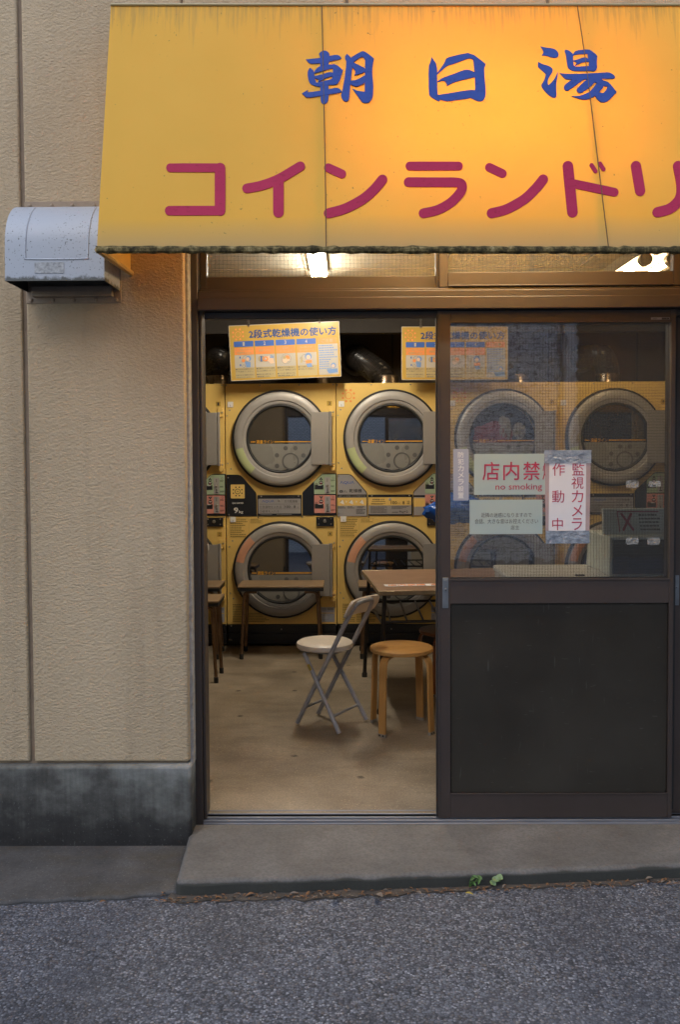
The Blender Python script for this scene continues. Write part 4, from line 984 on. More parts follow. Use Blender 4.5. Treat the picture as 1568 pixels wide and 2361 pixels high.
        m.build('printed_caution', ['olive'], dr, local=True)
    m = MB().quad(U4(790), U4(873), Z4(927, 1700), Z4(893, 1700), -.0012, 0).quad(U4(790), U4(873), Z4(985, 1700), Z4(932, 1700), -.0012, 0)
    for k in range(10): m.quad(U4(830+k*4), U4(832+k*4), Z4(912, 1700), Z4(897, 1700), -.0016, 1)
    fuzz(m, U4(794), U4(826), Z4(915, 1700), Z4(897, 1700), -.0016, 1, 3); m.disc((U4(853), -.0016, Z4(957, 1700)), .006, 2, 12)
    for e_ in ((800, 838, 944, 945), (800, 838, 970, 971), (800, 801, 944, 971), (837, 838, 944, 971)): m.quad(U4(e_[0]), U4(e_[1]), Z4(e_[3], 1700), Z4(e_[2], 1700), -.0016, 1)
    m.build('rating_sticker', ['sticker_grey', 'ink_grey', 'mint'], dr, local=True)
    return dr
def numbers(dr, a, b_):
    for s, z in ((a, Z4(633)), (b_, Z4(441, 1700))):
        x = U4(849); MB().quad(x-.018, x+.018, z-.018, z+.018, -.0012, 0).text(s, x-.007, x+.007, z-.0125, z+.0125, -.0018, 1, .01).build('number_plate', ['sign_yellow', 'ink'], dr, local=True)
protoA = dryer_unit('A'); protoB = dryer_unit('B')
door(protoA, ZU, True); door(protoA, ZL, False); 
lab = ['left-hand yellow stacked dryer half hidden by the doorway jamb, numbered 1 and 2', 'yellow stacked dryer with black nine kilo panels, numbered 3 and 4', 'yellow stacked dryer with silver control panels behind the tables, seen right in the open doorway',
       'yellow stacked dryer with red laundry in its upper door, behind the wired glass', 'yellow stacked dryer numbered 9 at the far right behind the wired glass']
units = []
def dcopy(p):
    c = p.copy(); COL.objects.link(c)
    for ch in list(p.children): copy_tree(ch, c)
    return c
doorsB = [door(protoB, ZU, True), door(protoB, ZL, False)]
seq = [protoA, dcopy(protoA), protoB, dcopy(protoB), dcopy(protoA)]
for i, (dr, l_) in enumerate(zip(seq, lab)):
    dr.location = (at(266+255*i, 1200, DY).x, DY, 0); tag(dr, l_, 'dryer', 'stacked dryers along the back wall')
    numbers(dr, str(2*i+1), str(2*i+2))
# dryer with laundry: clear glass in its upper door
u7 = seq[3]; X7 = u7.location.x
up7 = [d_ for d_ in u7.children if d_.name.startswith('door')][0]
for g in up7.children:
    if g.name.startswith('glass'):
        g.data = g.data.copy(); g.data.materials[0] = M['see_glass']
MB().lathe([(0, -.002), (.237, -.002)], (UC, 0, ZU), 0, 'y', 48).build('drum_back', ['black'], up7, local=True)
def cloth(name, c, sx, sz, mat_, seed, label):
    b = MB(); nn = 26; vs = []
    for j in range(nn+1):
        for i in range(nn+1):
            u, v = i/nn*2-1, j/nn*2-1; r = math.hypot(u, v); k = max(abs(u), abs(v))/(r+1e-6) if r > 0 else 1
            uu, vv = u*k*.98, v*k*.98; rr = min(1, math.hypot(uu, vv))
            edge = 1+.22*noise.noise(Vector((uu*1.8, vv*1.8, seed)))
            dome = .030*math.sqrt(max(0, 1-rr*rr))*(.65+.6*noise.noise(Vector((uu*2.4, vv*2.4, seed+9))))+.008*abs(noise.noise(Vector((uu*7, vv*5, seed+4))))*(1-rr)
            vs.append((c[0]+uu*sx*edge, -.005-max(0, dome), c[1]+vv*sz*edge))
    fs = [(j*(nn+1)+i, j*(nn+1)+i+1, (j+1)*(nn+1)+i+1, (j+1)*(nn+1)+i) for j in range(nn) for i in range(nn)]
    b.add(vs, fs); o = b.build(name, [mat_], None, local=True); o.location = (X7, DY, 0); return tag(o, label, 'laundry', 'laundry inside the running dryer')
cloth('laundry', (UC-.075, ZU+.005), .15, .115, 'cloth_red', 3, 'crumpled red laundry behind the upper dryer door glass')
cloth('laundry', (UC+.01, ZU+.06), .055, .10, 'cloth_white', 8, 'long pale cloth lying over the red laundry in the dryer')
cloth('laundry', (UC+.12, ZU+.05), .05, .06, 'cloth_white', 15, 'small pale cloth at the right of the red laundry in the dryer')

# ------------------------------------------------------------------ exhaust ducts above the dryers
def duct(pts, r, label, lag=False, metal_end=True, collar=None):
    P = smooth_path(pts, 14); base = Vector(pts[0])
    t = thing('exhaust_duct', label, 'duct', base, 'exhaust ducts above the dryers')
    b = MB(); L = len(P); fine = []
    for i in range(L-1):
        for k in range(3): fine.append(P[i].lerp(P[i+1], k/3))
    fine.append(P[-1])
    b.tube(fine, [r*(1+.06*(i % 2)) for i in range(len(fine))], 0, 18).build('hose', ['duct'], t, smooth=True)
    q = base; MB().lathe([(r*1.02, .09), (r*1.06, .085), (r*1.06, .02), (r*1.15, .0)], (q.x, q.y, q.z), 0, 'z', 24).build('collar', ['duct_metal'], t)
    if lag:
        e = P[-1]; MB().lathe([(r*1.0, .0), (r*1.45, .0), (r*1.45, -.02)], (e.x, e.y-.04, e.z), 0, 'y', 28).build('wall_flange', ['lagging'], t)
    return t
for dr, lbl, kind in ((seq[0], 'black corrugated duct with a grey wall flange, left of the straight hung sign', 0), (seq[1], 'duct mostly hidden behind the left instruction board', 1), (seq[2], 'thick black duct slanting up left between the two instruction boards', 2), (seq[3], 'slanting duct behind the wired glass, right of the second instruction board', 2), (seq[4], 'upright duct with a shiny collar behind the far right wired glass', 0)):
    x = dr.location.x
    if kind == 0:
        s_x = x+(U4(160-0)+.0 if dr is seq[0] else .34)
        if dr is seq[0]: s_x = at(499, 870, DY+.35).x
        else: s_x = at(1402, 870, DY+.35).x
        duct([(s_x, DY+.35, DH), (s_x, DY+.36, DH+.12), (s_x-.01, DY+.48, DH+.24), (s_x-.02, DY+.8, DH+.28), (s_x-.02, 4.19, DH+.28)], .085, lbl, True)
    else:
        s_x = at(890 if dr is seq[2] else (735 if dr is seq[1] else 1195), 880, DY+.4).x
        duct([(s_x, DY+.42, DH), (s_x-.04, DY+.44, DH+.10), (s_x-.20, DY+.62, DH+.24), (s_x-.22, DY+.85, DH+.28), (s_x-.22, 4.19, DH+.28)], .088 if dr is not seq[2] else .095, lbl, dr is not seq[1])

# ------------------------------------------------------------------ hanging instruction boards
kS = 254.5/1568*1568/1417.                          # board reading units -> picture units
def board(c_tl, width, tilt, label, Yb):
    sc = width/1417.; H = 708*sc
    t = thing('instruction_board', label, 'sign', c_tl, 'instruction boards hung on chains'); t.rotation_euler = (0, -tilt, 0)
    X = lambda a: a*sc
    Z = lambda b_: -b_*sc
    b = MB().prism(rrect(0, X(1417), Z(708), 0, .006), 0, .006, 0)
    y = -.0006; b.poly(rrect(X(8), X(1409), Z(700), Z(8), .004), y, 1)
    sunlogo(b, (X(117), Z(116)), X(62), y*2, 2)
    b.text('2段式乾燥機の使い方', X(258), X(1374), Z(172), Z(66), y*2, 3, .022)
    cols = [(58, 308), (326, 574), (594, 840), (861, 1108)]; heads = [('上・下段どちらかに', '洗濯物を入れる'), ('硬貨を入れる',), ('運転が', 'はじまります'), ('End表示が', '出れば終了です')]
    bodies = [('■脱水済みの洗濯物を入れて', '　ドアを閉めてください。', '★油の付いた洗濯物は絶対に', '　入れないでください。'), ('■洗濯物を入れたほうの硬貨', '　投入口に硬貨を入れてくだ', '■硬貨の投入枚数に従って', '　運転乾燥します。'), ('■運転中にドアを開けると', '　ドラムが一時停止します。', '■ドラムが一時停止しても、', '　運転時間は経過します。'), ('■ドアを開けて洗濯物を', '　取り出してください。')]
    for k, (x0, x1) in enumerate(cols):
        cxk = (x0+x1)/2
        b.poly(rrect(X(x0), X(x1), Z(276), Z(206), .004), y*2, 4).text(str(k+1), X(cxk-12), X(cxk+14), Z(264), Z(218), y*3, 6, .03)
        b.poly(rrect(X(x0+2), X(x1+2), Z(377), Z(287), .004), y*2, 2)
        for r, h_ in enumerate(heads[k]):
            zc_ = 332 if len(heads[k]) == 1 else (312 if r == 0 else 352); hwid = 13*len(h_)
            b.text(h_, X(cxk-hwid), X(cxk+hwid), Z(zc_+15), Z(zc_-15), y*3, 8, .01)
        b.quad(X(x0+2), X(x1+4), Z(544), Z(380), y*2, 6).quad(X(x0+4), X(x1+6), Z(676), Z(545), y*2, 8)
        for r, t_ in enumerate(bodies[k]):
            b.text(t_, X(x0+10), X(x0+10+18.5*len(t_)*(.95 if t_[0] != '　' else 1)), Z(572+r*30+(14 if r > 1 else 0)), Z(552+r*30+(14 if r > 1 else 0)), y*3, 5, .006)
    # plain little drawings: a round door with washing, a coin in a hand, a turning drum, taking washing out
    q = lambda x, z, r, mi, k=3, rz=None: b.disc((X(x), y*k, Z(z)), X(r), mi, 20, rz=None if rz is None else X(rz))
    ringo = lambda x, z, r0, r1, mi, k=3: b.ring((X(x), y*k, Z(z)), X(r0), X(r1), mi, 24)
    ringo(200, 430, 38, 41, 5); q(172, 452, 22, 2, 4); q(238, 428, 34, 9, 4); q(228, 436, 22, 7, 5, 24); b.poly([(X(190), Z(462)), (X(262), Z(474)), (X(258), Z(540)), (X(205), Z(540))], y*4.5, 9); b.quad(X(122), X(138), Z(424), Z(398), y*3, 4); b.quad(X(124), X(140), Z(522), Z(496), y*3, 4); ringo(172, 522, 16, 19, 5)
    q(402, 438, 36, 8, 3); ringo(402, 438, 34, 37, 5, 4); b.poly([(X(392), Z(472)), (X(410), Z(472)), (X(410), Z(404)), (X(392), Z(404))], y*4, 4); ringo(456, 442, 18, 32, 2, 5); b.poly([(X(448), Z(432)), (X(500), Z(402)), (X(548), Z(420)), (X(566), Z(500)), (X(520), Z(506)), (X(476), Z(462))], y*4.5, 7)
    for k in range(3): b.poly([(X(510+k*16), Z(430)), (X(524+k*18), Z(392+k*6)), (X(532+k*17), Z(394+k*6)), (X(524+k*16), Z(436))], y*4.8, 9)
    ringo(720, 452, 62, 64, 5); ringo(718, 454, 44, 46, 5); q(736, 440, 32, 2, 4); q(706, 470, 30, 7, 4.5, 34); q(700, 436, 18, 8, 4.7); q(748, 466, 14, 7, 4.8)
    ringo(908, 452, 10, 12, 5); b.poly([(X(900), Z(500)), (X(926), Z(420)), (X(930), Z(490)), (X(915), Z(516))], y*3, 8); ringo(960, 452, 44, 47, 5); q(1004, 432, 44, 9, 4); q(1004, 444, 26, 7, 5, 28); b.poly([(X(966), Z(482)), (X(1046), Z(480)), (X(1050), Z(516)), (X(972), Z(524))], y*4.5, 2); b.poly([(X(972), Z(525)), (X(1036), Z(520)), (X(1052), Z(566)), (X(990), Z(572))], y*4.6, 9)
    b.poly(rrect(X(1130), X(1376), Z(276), Z(206), .004), y*2, 2).text('ご注意', X(1180), X(1326), Z(264), Z(220), y*3, 8, .02)
    b.quad(X(1134), X(1386), Z(676), Z(284), y*2, 6)
    fuzz(b, X(1142), X(1380), Z(468), Z(290), y*3, 9, 6); fuzz(b, X(1142), X(1300), Z(610), Z(470), y*3, 9, 5)
    q(1322, 560, 34, 9, 4); q(1318, 568, 20, 7, 5); b.poly([(X(1230), Z(610)), (X(1370), Z(600)), (X(1376), Z(650)), (X(1260), Z(662))], y*4, 9)
    b.build('panel', ['sign_white', 'sign_yellow', 'ink_orange', 'ink_navy', 'ink_blue', 'ink_grey', 'sign_white', 'skin_ink', 'sign_cream', 'ink_sky'], t, local=True)
    for a in (250, 1160):
        ch = MB(); x = X(a); zt = 2.68-c_tl.z+(math.sin(tilt)*-X(a))
        for side in (0, 1):
            zc_ = -X(25)+0.0; k = 0
            while zc_ < zt:
                d = (.0035, 0, 0) if k % 2 else (0, .0035, 0)
                w_ = Vector(d)
                xx = x+(.008*side)*max(0, 1-zc_/zt)
                ch.tube([Vector((xx, -.004, zc_))-w_, Vector((xx, -.004, zc_+.011))-w_, Vector((xx, -.004, zc_+.011))+w_, Vector((xx, -.004, zc_))+w_, Vector((xx, -.004, zc_))-w_], .0021, 0, 4, False); zc_ += .0115; k += 1
        ch.build('chain', ['chain'], t, local=True)
    return t
Yb = 2.92
c1 = at(526.5, 751, Yb); w1 = (at(782, 742, Yb)-c1).length
board(c1, w1, R(2.1), 'yellow instruction board hung crooked on chains, with four numbered steps in the open doorway', Yb)
c2 = at(926, 753, Yb); w2 = (at(1172, 754, Yb)-c2).length
board(c2, w2, R(-.2), 'yellow instruction board hung level, right half seen through the wired glass', Yb)

# ------------------------------------------------------------------ ceiling lamps
def tube_lamp(x, y0, y1, z, label, m_, refl):
    t = thing('ceiling_lamp', label, 'ceiling lamp', (x, y0, z), 'fluorescent ceiling lamps')
    if refl:
        b = MB(); L = .15
        b.add([(x-L, y0, z-.055), (x-.05, y0, z), (x+.05, y0, z), (x+L, y0, z-.055), (x-L, y1, z-.055), (x-.05, y1, z), (x+.05, y1, z), (x+L, y1, z-.055)], [(0, 1, 5, 4), (1, 2, 6, 5), (2, 3, 7, 6)])
        b.box(x-.05, x+.05, y0, y1, z+.0005, 2.679)
        b.build('reflector', ['lamp_white'], t)
        for dx in (-.075, .075):
            MB().tube([(x+dx, y0+.05, z-.06), (x+dx, y1-.05, z-.06)], .017, 0, 12).build('tube', [m_], t)
            for yy in (y0-.005, y1-.05): MB().tube([(x+dx, yy, z-.055), (x+dx, yy+.055, z-.055)], .036, 0, 14).box(x+dx-.02, x+dx+.02, yy, yy+.05, z-.05, z).build('lamp_holder', ['chain'], t, bevel=.002)
    else:
        MB().box(x-.06, x+.06, y0, y1, z-.012, 2.679).build('reflector', ['lamp_white'], t, bevel=.003)
        MB().prism(rrect(x-.048, x+.048, z-.05, z-.0125, .016), y0+.004, y1-.004).build('diffuser', [m_], t)
    return t
zc2 = 2.66
tube_lamp(at(731, 612, 2.0).x, 1.66, 2.48, zc2, 'white batten ceiling lamp glowing behind the left transom pane', 'tube', False)
tube_lamp(1.78, 1.55, 2.8, 2.60, 'twin tube ceiling lamp with a reflector behind the right transom pane', 'tube_warm', True)

# ------------------------------------------------------------------ benches, table, stools, chair
def bench(cx_, cy_, wx, wy, h, label, rot=0):
    t = thing('bench', label, 'bench', (cx_, cy_, 0), 'low school benches in front of the dryers', rot)
    MB().box(-wx/2, wx/2, -wy/2, wy/2, h-.012, h).box(-wx/2+.001, wx/2-.001, -wy/2+.001, wy/2-.001, h-.036, h-.0125, 1).build('seat', ['laminate', 'black'], t, bevel=.003, local=True)
    for sx in (-1, 1):
        for sy in (-1, 1):
            x, y = sx*(wx/2-.045), sy*(wy/2-.035)
            p = bend([(x-sx*.09, y, h-.045), (x, y, h-.045), (x+sx*.022, y+sy*.012, 0.03)], .035)
            lg = MB().tube(p, .0115, 0, 10).build('leg', ['chrome'], t, local=True)
            MB().lathe([(0, .0), (.0145, .0), (.0145, .035), (.012, .037)], (x+sx*.0225, y+sy*.012, 0), 0, 'z', 12).build('foot', ['rubber'], lg, local=True)
    MB().tube([(-wx/2+.1, -wy/2+.035, h-.045), (-wx/2+.1, wy/2-.035, h-.045)], .009, 0, 8).tube([(wx/2-.1, -wy/2+.035, h-.045), (wx/2-.1, wy/2-.035, h-.045)], .009, 0, 8).build('frame', ['chrome'], t, local=True)
    return t
pA, pB = G(553, 1519), G(740, 1519)
bw_ = .60; hb_ = at(646, 1352, pA.y-.03).z
bench((at(548, 1352, pA.y).x+at(746, 1352, pA.y).x)/2, pA.y+.12, at(746, 1352, pA.y).x-at(548, 1352, pA.y).x, .30, hb_, 'brown topped low bench with bent tube legs in front of dryer four')
bench((at(817, 1352, pA.y).x)+.34, pA.y+.12, .62, .30, hb_, 'low bench behind the wooden table, its left end showing')
bench(at(510, 1352, pA.y).x-.32, pA.y+.12, .62, .30, hb_, 'far low bench at the left behind the nearer cut-off bench')
q1, q2 = G(494, 1573), G(510, 1553)
hb2 = at(500, 1384, q1.y).z
bench(at(516, 1384, q2.y).x-.31, (q1.y+q2.y)/2+.0, .62, q2.y-q1.y+.07, hb2, 'nearest low bench at the left edge of the doorway, cut off by the jamb')
# beige cabinet edge by the left wall
bx = G(470, 1546); bz = at(474, 1250, bx.y).z
cbt = thing('cabinet', 'beige cabinet just showing past the left door jamb', 'cabinet', (bx.x-.3, bx.y+.3, 0))
MB().box(bx.x-.6, bx.x, bx.y, bx.y+.10, 0.0, bz).build('carcass', ['beige_board'], cbt, bevel=.004)
MB().tube(bend([(bx.x+.001, bx.y+.05, bz-.02), (bx.x+.03, bx.y+.05, bz-.02), (bx.x+.03, bx.y+.05, bz-.06)], .01), .003, 0, 8).build('hook', ['ink_white'], cbt)

# wooden table with a wire shelf
TZ = .69; a_, b_ = G(873, 1364, TZ), G(835, 1315, TZ)
ang = math.atan2(-(b_.x-a_.x), b_.y-a_.y)
tb = thing('table', 'wooden topped table with black tube legs and a wire shelf, half hidden by the door', 'table', (a_.x, a_.y, 0), None, ang)
TD = (b_-a_).xy.length; TW = 1.15
MB().box(.006, TW-.006, .006, TD-.006, TZ-.018, TZ).box(.02, TW-.02, .02, TD-.02, TZ-.028, TZ-.0185, 1).build('tabletop', ['table_top', 'black'], tb, bevel=.002, local=True)
ed = MB().box(0, TW, 0, .0055, TZ-.022, TZ+.0015).box(0, TW, TD-.0055, TD, TZ-.022, TZ+.0015).box(0, .0055, .006, TD-.006, TZ-.022, TZ+.0015).box(TW-.0055, TW, .006, TD-.006, TZ-.022, TZ+.0015)
ed.build('edge_strip', ['table_edge'], tb, bevel=.0015, local=True)
for x, y, ox in ((.04, .05, -.0), (.04, TD-.05, -.0), (TW-.04, .05, .0), (TW-.04, TD-.05, .0)):
    dx = -.03 if x < .5 else .03
    lg = MB().tube([(x, y, TZ-.03), (x+dx, y+(-.02 if y < .3 else .02), .02)], .0125, 0, 10).build('leg', ['black_tube'], tb, local=True)
    MB().lathe([(0, 0), (.018, 0), (.018, .022), (.013, .03)], (x+dx, y+(-.02 if y < .3 else .02), 0), 0, 'z', 12).build('foot', ['rubber'], lg, local=True)
sh = MB(); zs_ = TZ-.19
for y in (.10, TD-.10): sh.tube([(.03, y, zs_), (TW-.03, y, zs_)], .0085, 0, 8)
for x in (.03, TW-.03): sh.tube([(x, .06, zs_), (x, TD-.06, zs_)], .0085, 0, 8)
for k in range(11): x = .08+k*.095; sh.tube([(x, .10, zs_), (x+.06, TD-.10, zs_)], .006, 0, 6)
sh.build('wire_shelf', ['black_tube'], tb, local=True)
nt_ = MB().quad(0, .56, 0, .075, -.0006, 0).text('店内禁煙  喫煙は外で', .02, .54, .012, .064, -.0012, 1, .02)
n_ = nt_.build('paper_notice', ['paper', 'ink_orange'], None, local=True)
Rm = Matrix.Rotation(ang, 4, 'Z'); n_.matrix_world = Matrix.Translation(Vector((a_.x, a_.y, TZ+.0016))+(Rm @ Vector((.06, .17, 0)))) @ Rm @ Matrix.Rotation(R(-90), 4, 'X')
n_.rotation_euler = n_.matrix_world.to_euler()
tag(n_, 'paper strip with red characters taped to the wooden table top', 'notice')

def ply_stool(c, h, r, rot, mt, mleg, label, group):
    t = thing('stool', label, 'stool', (c[0], c[1], 0), group, rot)
    MB().lathe([(0, h), (r*.9, h), (r*.985, h-.004), (r, h-.013), (r*.985, h-.022), (r*.9, h-.026), (0, h-.026)], (0, 0, 0), 0, 'z', 56).build('seat', [mt], t, local=True)
    for k in range(4):
        a = R(45+90*k); d = Vector((math.cos(a), math.sin(a), 0)); s = Vector((-math.sin(a), math.cos(a), 0))
        rr_ = r*1.02
        p = bend([d*(r*.35)+Vector((0, 0, h-.033)), d*rr_+Vector((0, 0, h-.033)), d*(rr_+.012)+Vector((0, 0, .008))], .055, 8)
        lg = MB().ribbon(p, .042, .013, s).build('leg', [mleg], t, bevel=.002, local=True)
        q = d*(rr_+.012); 
        fo = MB(Matrix.Translation(q) @ Matrix.Rotation(a, 4, 'Z')).box(-.0075, .0085, -.022, .022, 0, .0155); 
        fo.add([(.0092, -.011+.006*math.cos(t2), .008+.005*math.sin(t2)) for t2 in [k2*math.pi/4 for k2 in range(8)]], [tuple(range(8))], 1).add([(.0092, .011+.006*math.cos(t2), .008+.005*math.sin(t2)) for t2 in [k2*math.pi/4 for k2 in range(8)]], [tuple(range(8))], 1)
        fo.build('foot_pad', ['plate_grey', 'ink'], lg, local=True)
    return t
zz3 = zoom(1000, 2050, 700)
ff = [G(*zz3(*p)) for p in ((910, 1475), (825, 1350), (1215, 1340), (1330, 1450))]
ctr = sum(ff, Vector())/4
hs_ = at(*zz3(1062, 728), ctr.y).z
rot_ = math.atan2((ff[0]-ctr).y, (ff[0]-ctr).x)-R(225)
rs_ = (at(*zz3(1325, 750), ctr.y).x-at(*zz3(803, 750), ctr.y).x)/2
ply_stool(ctr, hs_, rs_, rot_, 'birch_top', 'birch', 'light varnished bent-ply stool beside the white folding chair', 'bent-ply stools by the table')
d2 = at(*zz3(1240, 600), ctr.y+.75)
ply_stool((d2.x+.14, ctr.y+.75), at(*zz3(1300, 585), ctr.y+.75).z, .16, R(20), 'teak', 'teak', 'red-brown bent-ply stool behind the light one, cut off by the door', 'bent-ply stools by the table')

# folding chair
f1, f2, f3, f4 = [G(*zz3(*p)) for p in ((176, 1370), (394, 1300), (541, 1458), (813, 1363))]
fw = ((f1+f2)/2-(f3+f4)/2); span = fw.length; fw.normalize(); sd = Vector((-fw.y, fw.x, 0))       # fw: towards the sitter's knees ; sd: across
if (f1-f2).dot(sd) < 0: sd = -sd
cc = (f1+f2+f3+f4)/4; cc.z = 0
wA = abs((f1-f2).dot(sd))/2; wB = abs((f3-f4).dot(sd))/2+.004
ch = thing('folding_chair', 'white round-seated folding chair with grey tube frame in the doorway', 'chair', cc)
hS = at(*zz3(412, 690), cc.y).z
ZB = at(*zz3(745, 330), cc.y-.02).z
def L3(u, s, z): return cc+fw*u+sd*s+Vector((0, 0, z))
u0 = span/2; top = at(*zz3(745, 350), cc.y)
slope = (top-cc).dot(fw); 
uT = slope-.072
k_ = lambda z: u0+(uT-u0)*z/ZB
pth = [L3(k_(.012), wA, .012), L3(k_(ZB-.09), wA, ZB-.09), L3(k_(ZB-.02), wA*.86, ZB-.02), L3(k_(ZB), wA*.45, ZB), L3(k_(ZB), -wA*.45, ZB), L3(k_(ZB-.02), -wA*.86, ZB-.02), L3(k_(ZB-.09), -wA, ZB-.09), L3(k_(.012), -wA, .012)]
fa = MB().tube([pth[0]]+smooth_path(pth[1:7], 6)+[pth[7]], .0122, 0, 12)
fa.tube([L3(k_(.10), wA, .10), L3(k_(.10), -wA, .10)], .007, 0, 8)
fa.build('back_frame', ['grey_tube'], ch)
kb = lambda z: -u0+(u0*.62+u0)*z/(hS-.04)
fb = MB().tube([L3(kb(.012), wB+.006, .012), L3(kb(hS-.05), wB*.82+.006, hS-.05)], .0122, 0, 12).tube([L3(kb(.012), -wB-.006, .012), L3(kb(hS-.05), -wB*.82-.006, hS-.05)], .0122, 0, 12)
fb.tube([L3(kb(.09), wB+.002, .09), L3(kb(.09), -wB-.002, .09)], .007, 0, 8)
fb.tube([L3(kb(hS-.05), wB*.82, hS-.05), L3(kb(hS-.05), -wB*.82, hS-.05)], .009, 0, 8)
fb.build('front_frame', ['grey_tube'], ch)
sr = (at(*zz3(648, 700), cc.y).x-at(*zz3(177, 700), cc.y).x)/2
sc_ = at(*zz3(412, 700), cc.y); su = (sc_-cc).dot(fw)*.9
sp = L3(su, 0, 0)
MB().lathe([(0, hS+.004), (sr*.6, hS+.004), (sr*.9, hS+.001), (sr*.98, hS-.006), (sr, hS-.016), (sr*.985, hS-.030), (sr*.95, hS-.034), (0, hS-.034)], (sp.x, sp.y, 0), 0, 'z', 64).build('seat', ['vinyl'], ch)
sb = MB()
for s in (-1, 1): sb.hull8([L3(su+.10, s*wA*.82-.004, hS-.05), L3(su+.10, s*wA*.82+.004, hS-.05), L3(k_(hS-.05)-.005, s*wA*.82+.004, hS-.05), L3(k_(hS-.05)-.005, s*wA*.82-.004, hS-.05)], [L3(su+.10, s*wA*.82-.004, hS-.0345), L3(su+.10, s*wA*.82+.004, hS-.0345), L3(k_(hS-.05)-.005, s*wA*.82+.004, hS-.0345), L3(k_(hS-.05)-.005, s*wA*.82-.004, hS-.0345)])
sb.tube([L3(k_(hS-.045), wA+.008, hS-.045), L3(k_(hS-.045), -wA-.008, hS-.045)], .006, 0, 8)
sb.build('seat_bracket', ['grey_tube'], ch)
# padded backrest: rounded bar wider than the frame, facing the knees
bk = MB(); ww = wA+.055; nn = 22; rings = []
zB0, zB1 = ZB-.078, ZB+.018
for i in range(nn+1):
    s = -ww+2*ww*i/nn; e_ = abs(s)/ww; shr = math.sqrt(max(.0, 1-max(0, (e_-.72)/.28)**2))*.5
    zc_ = (zB0+zB1)/2; hh = (zB1-zB0)*max(.02, shr); ring_ = []
    for a in range(12):
        t2 = 2*math.pi*a/12; cy2 = math.copysign(abs(math.cos(t2))**.6, math.cos(t2)); sz2 = math.copysign(abs(math.sin(t2))**.6, math.sin(t2))
        ring_.append(L3(k_(zc_+hh*sz2)+.026-.03*e_**2+.014*cy2*max(.15, shr*2), s, zc_+hh*sz2))
    rings.append(ring_)
bk.add([p for r in rings for p in r], [(i*12+k, i*12+(k+1) % 12, (i+1)*12+(k+1) % 12, (i+1)*12+k) for i in range(nn) for k in range(12)]+[tuple(range(11, -1, -1)), tuple(range(nn*12, nn*12+12))])
bo = bk.build('backrest', ['vinyl'], ch)
p0 = L3(kb(hS-.105), wB*.86+.006, hS-.105); p1 = L3(kb(hS-.135), wB*.87+.006, hS-.135)
MB().tube([p0, p1], .0112, 0, 12, False).build('warning_sticker', ['leaf_yellow'], ch)

# ------------------------------------------------------------------ washing machine by the window
wx = 1.18; wy = .42
wm = thing('washing_machine', 'cream top-loading washing machine with its lid raised, low behind the wired glass', 'washing machine', (.73, wy, 0))
wl, wr = at(1183, 1325, .38).x, 1.95
wt = .895
MB().box(wl, wr, .38, .86, .02, wt-.03).prism(rrect(wl-.008, wr, wt-.0295, wt, .01), .372, .87).build('body', ['washer_cream', 'washer_cream'], wm, bevel=.006)
MB().box(wl+.30, wl+.34, .46, .475, wt, wt+.006).build('lid_catch', ['ink'], wm)
cz1 = at(1412, 1238, .44).z
c0 = MB().hull8([(wx-.0, .44, wt+.0005), (wr, .44, wt+.0005), (wr, .84, wt+.0005), (wx, .84, wt+.0005)], [(wx+.0, .44, cz1), (wr, .44, cz1), (wr, .80, cz1), (wx, .80, cz1)])
c0.build('console', ['washer_side'], wm, bevel=.008)
lv = MB().box(wx+.012, wr-.02, .432, .4395, wt+.012, cz1-.012)
for k in range(9): z = wt+.022+k*.0155; lv.box(wx+.02, wr-.03, .428, .432, z, z+.006, 1)
lv.build('grille', ['black', 'navy'], wm)
l0, l1 = at(1392, 1236, .50), at(1545, 1236, .50); lt_ = at(1400, 1172, .56)
MB().hull8([(l0.x, .50, cz1+.002), (wr, .50, cz1+.002), (wr, .52, cz1+.002), (l0.x, .52, cz1+.002)], [(l0.x+.012, .56, lt_.z), (wr, .56, lt_.z), (wr, .58, lt_.z), (l0.x+.012, .58, lt_.z)]).build('raised_lid', ['washer_side'], wm, bevel=.006)
nx0, nz0, nz1 = at(1427, 1225, .52), at(1427, 1225, .52).z, at(1427, 1180, .55).z
def lidp(x, z): return (x, .50+.06*(z-cz1)/(lt_.z-cz1)-.0015, z)
nb = MB(); X0, X1 = at(1427, 1200, .53).x, at(1522, 1200, .53).x
for (xa, za), (xb, zb_), th in (((X0, nz1), (X1, nz1), .0022), ((X0, nz0), (X0, nz1), .0022), ((X0+.018, nz0+.008), (X0+.062, nz1-.010), .0055), ((X0+.062, nz0+.008), (X0+.018, nz1-.010), .0055)):
    st_ = stroke([(xa, za), (xb, zb_)], th, 4); nb.add([lidp(*p) for p in st_], [tuple(range(len(st_)))])
for k in range(5):
    z = nz1-.018-k*.016; x = X0+.095
    while x < X1-.01: wd = random.uniform(.006, .016); nb.add([lidp(x, z), lidp(x+wd, z), lidp(x+wd, z+.007), lidp(x, z+.007)], [(0, 1, 2, 3)], 1); x += wd+.003
nb.build('warning_print', ['ink_red', 'ink_grey'], wm)

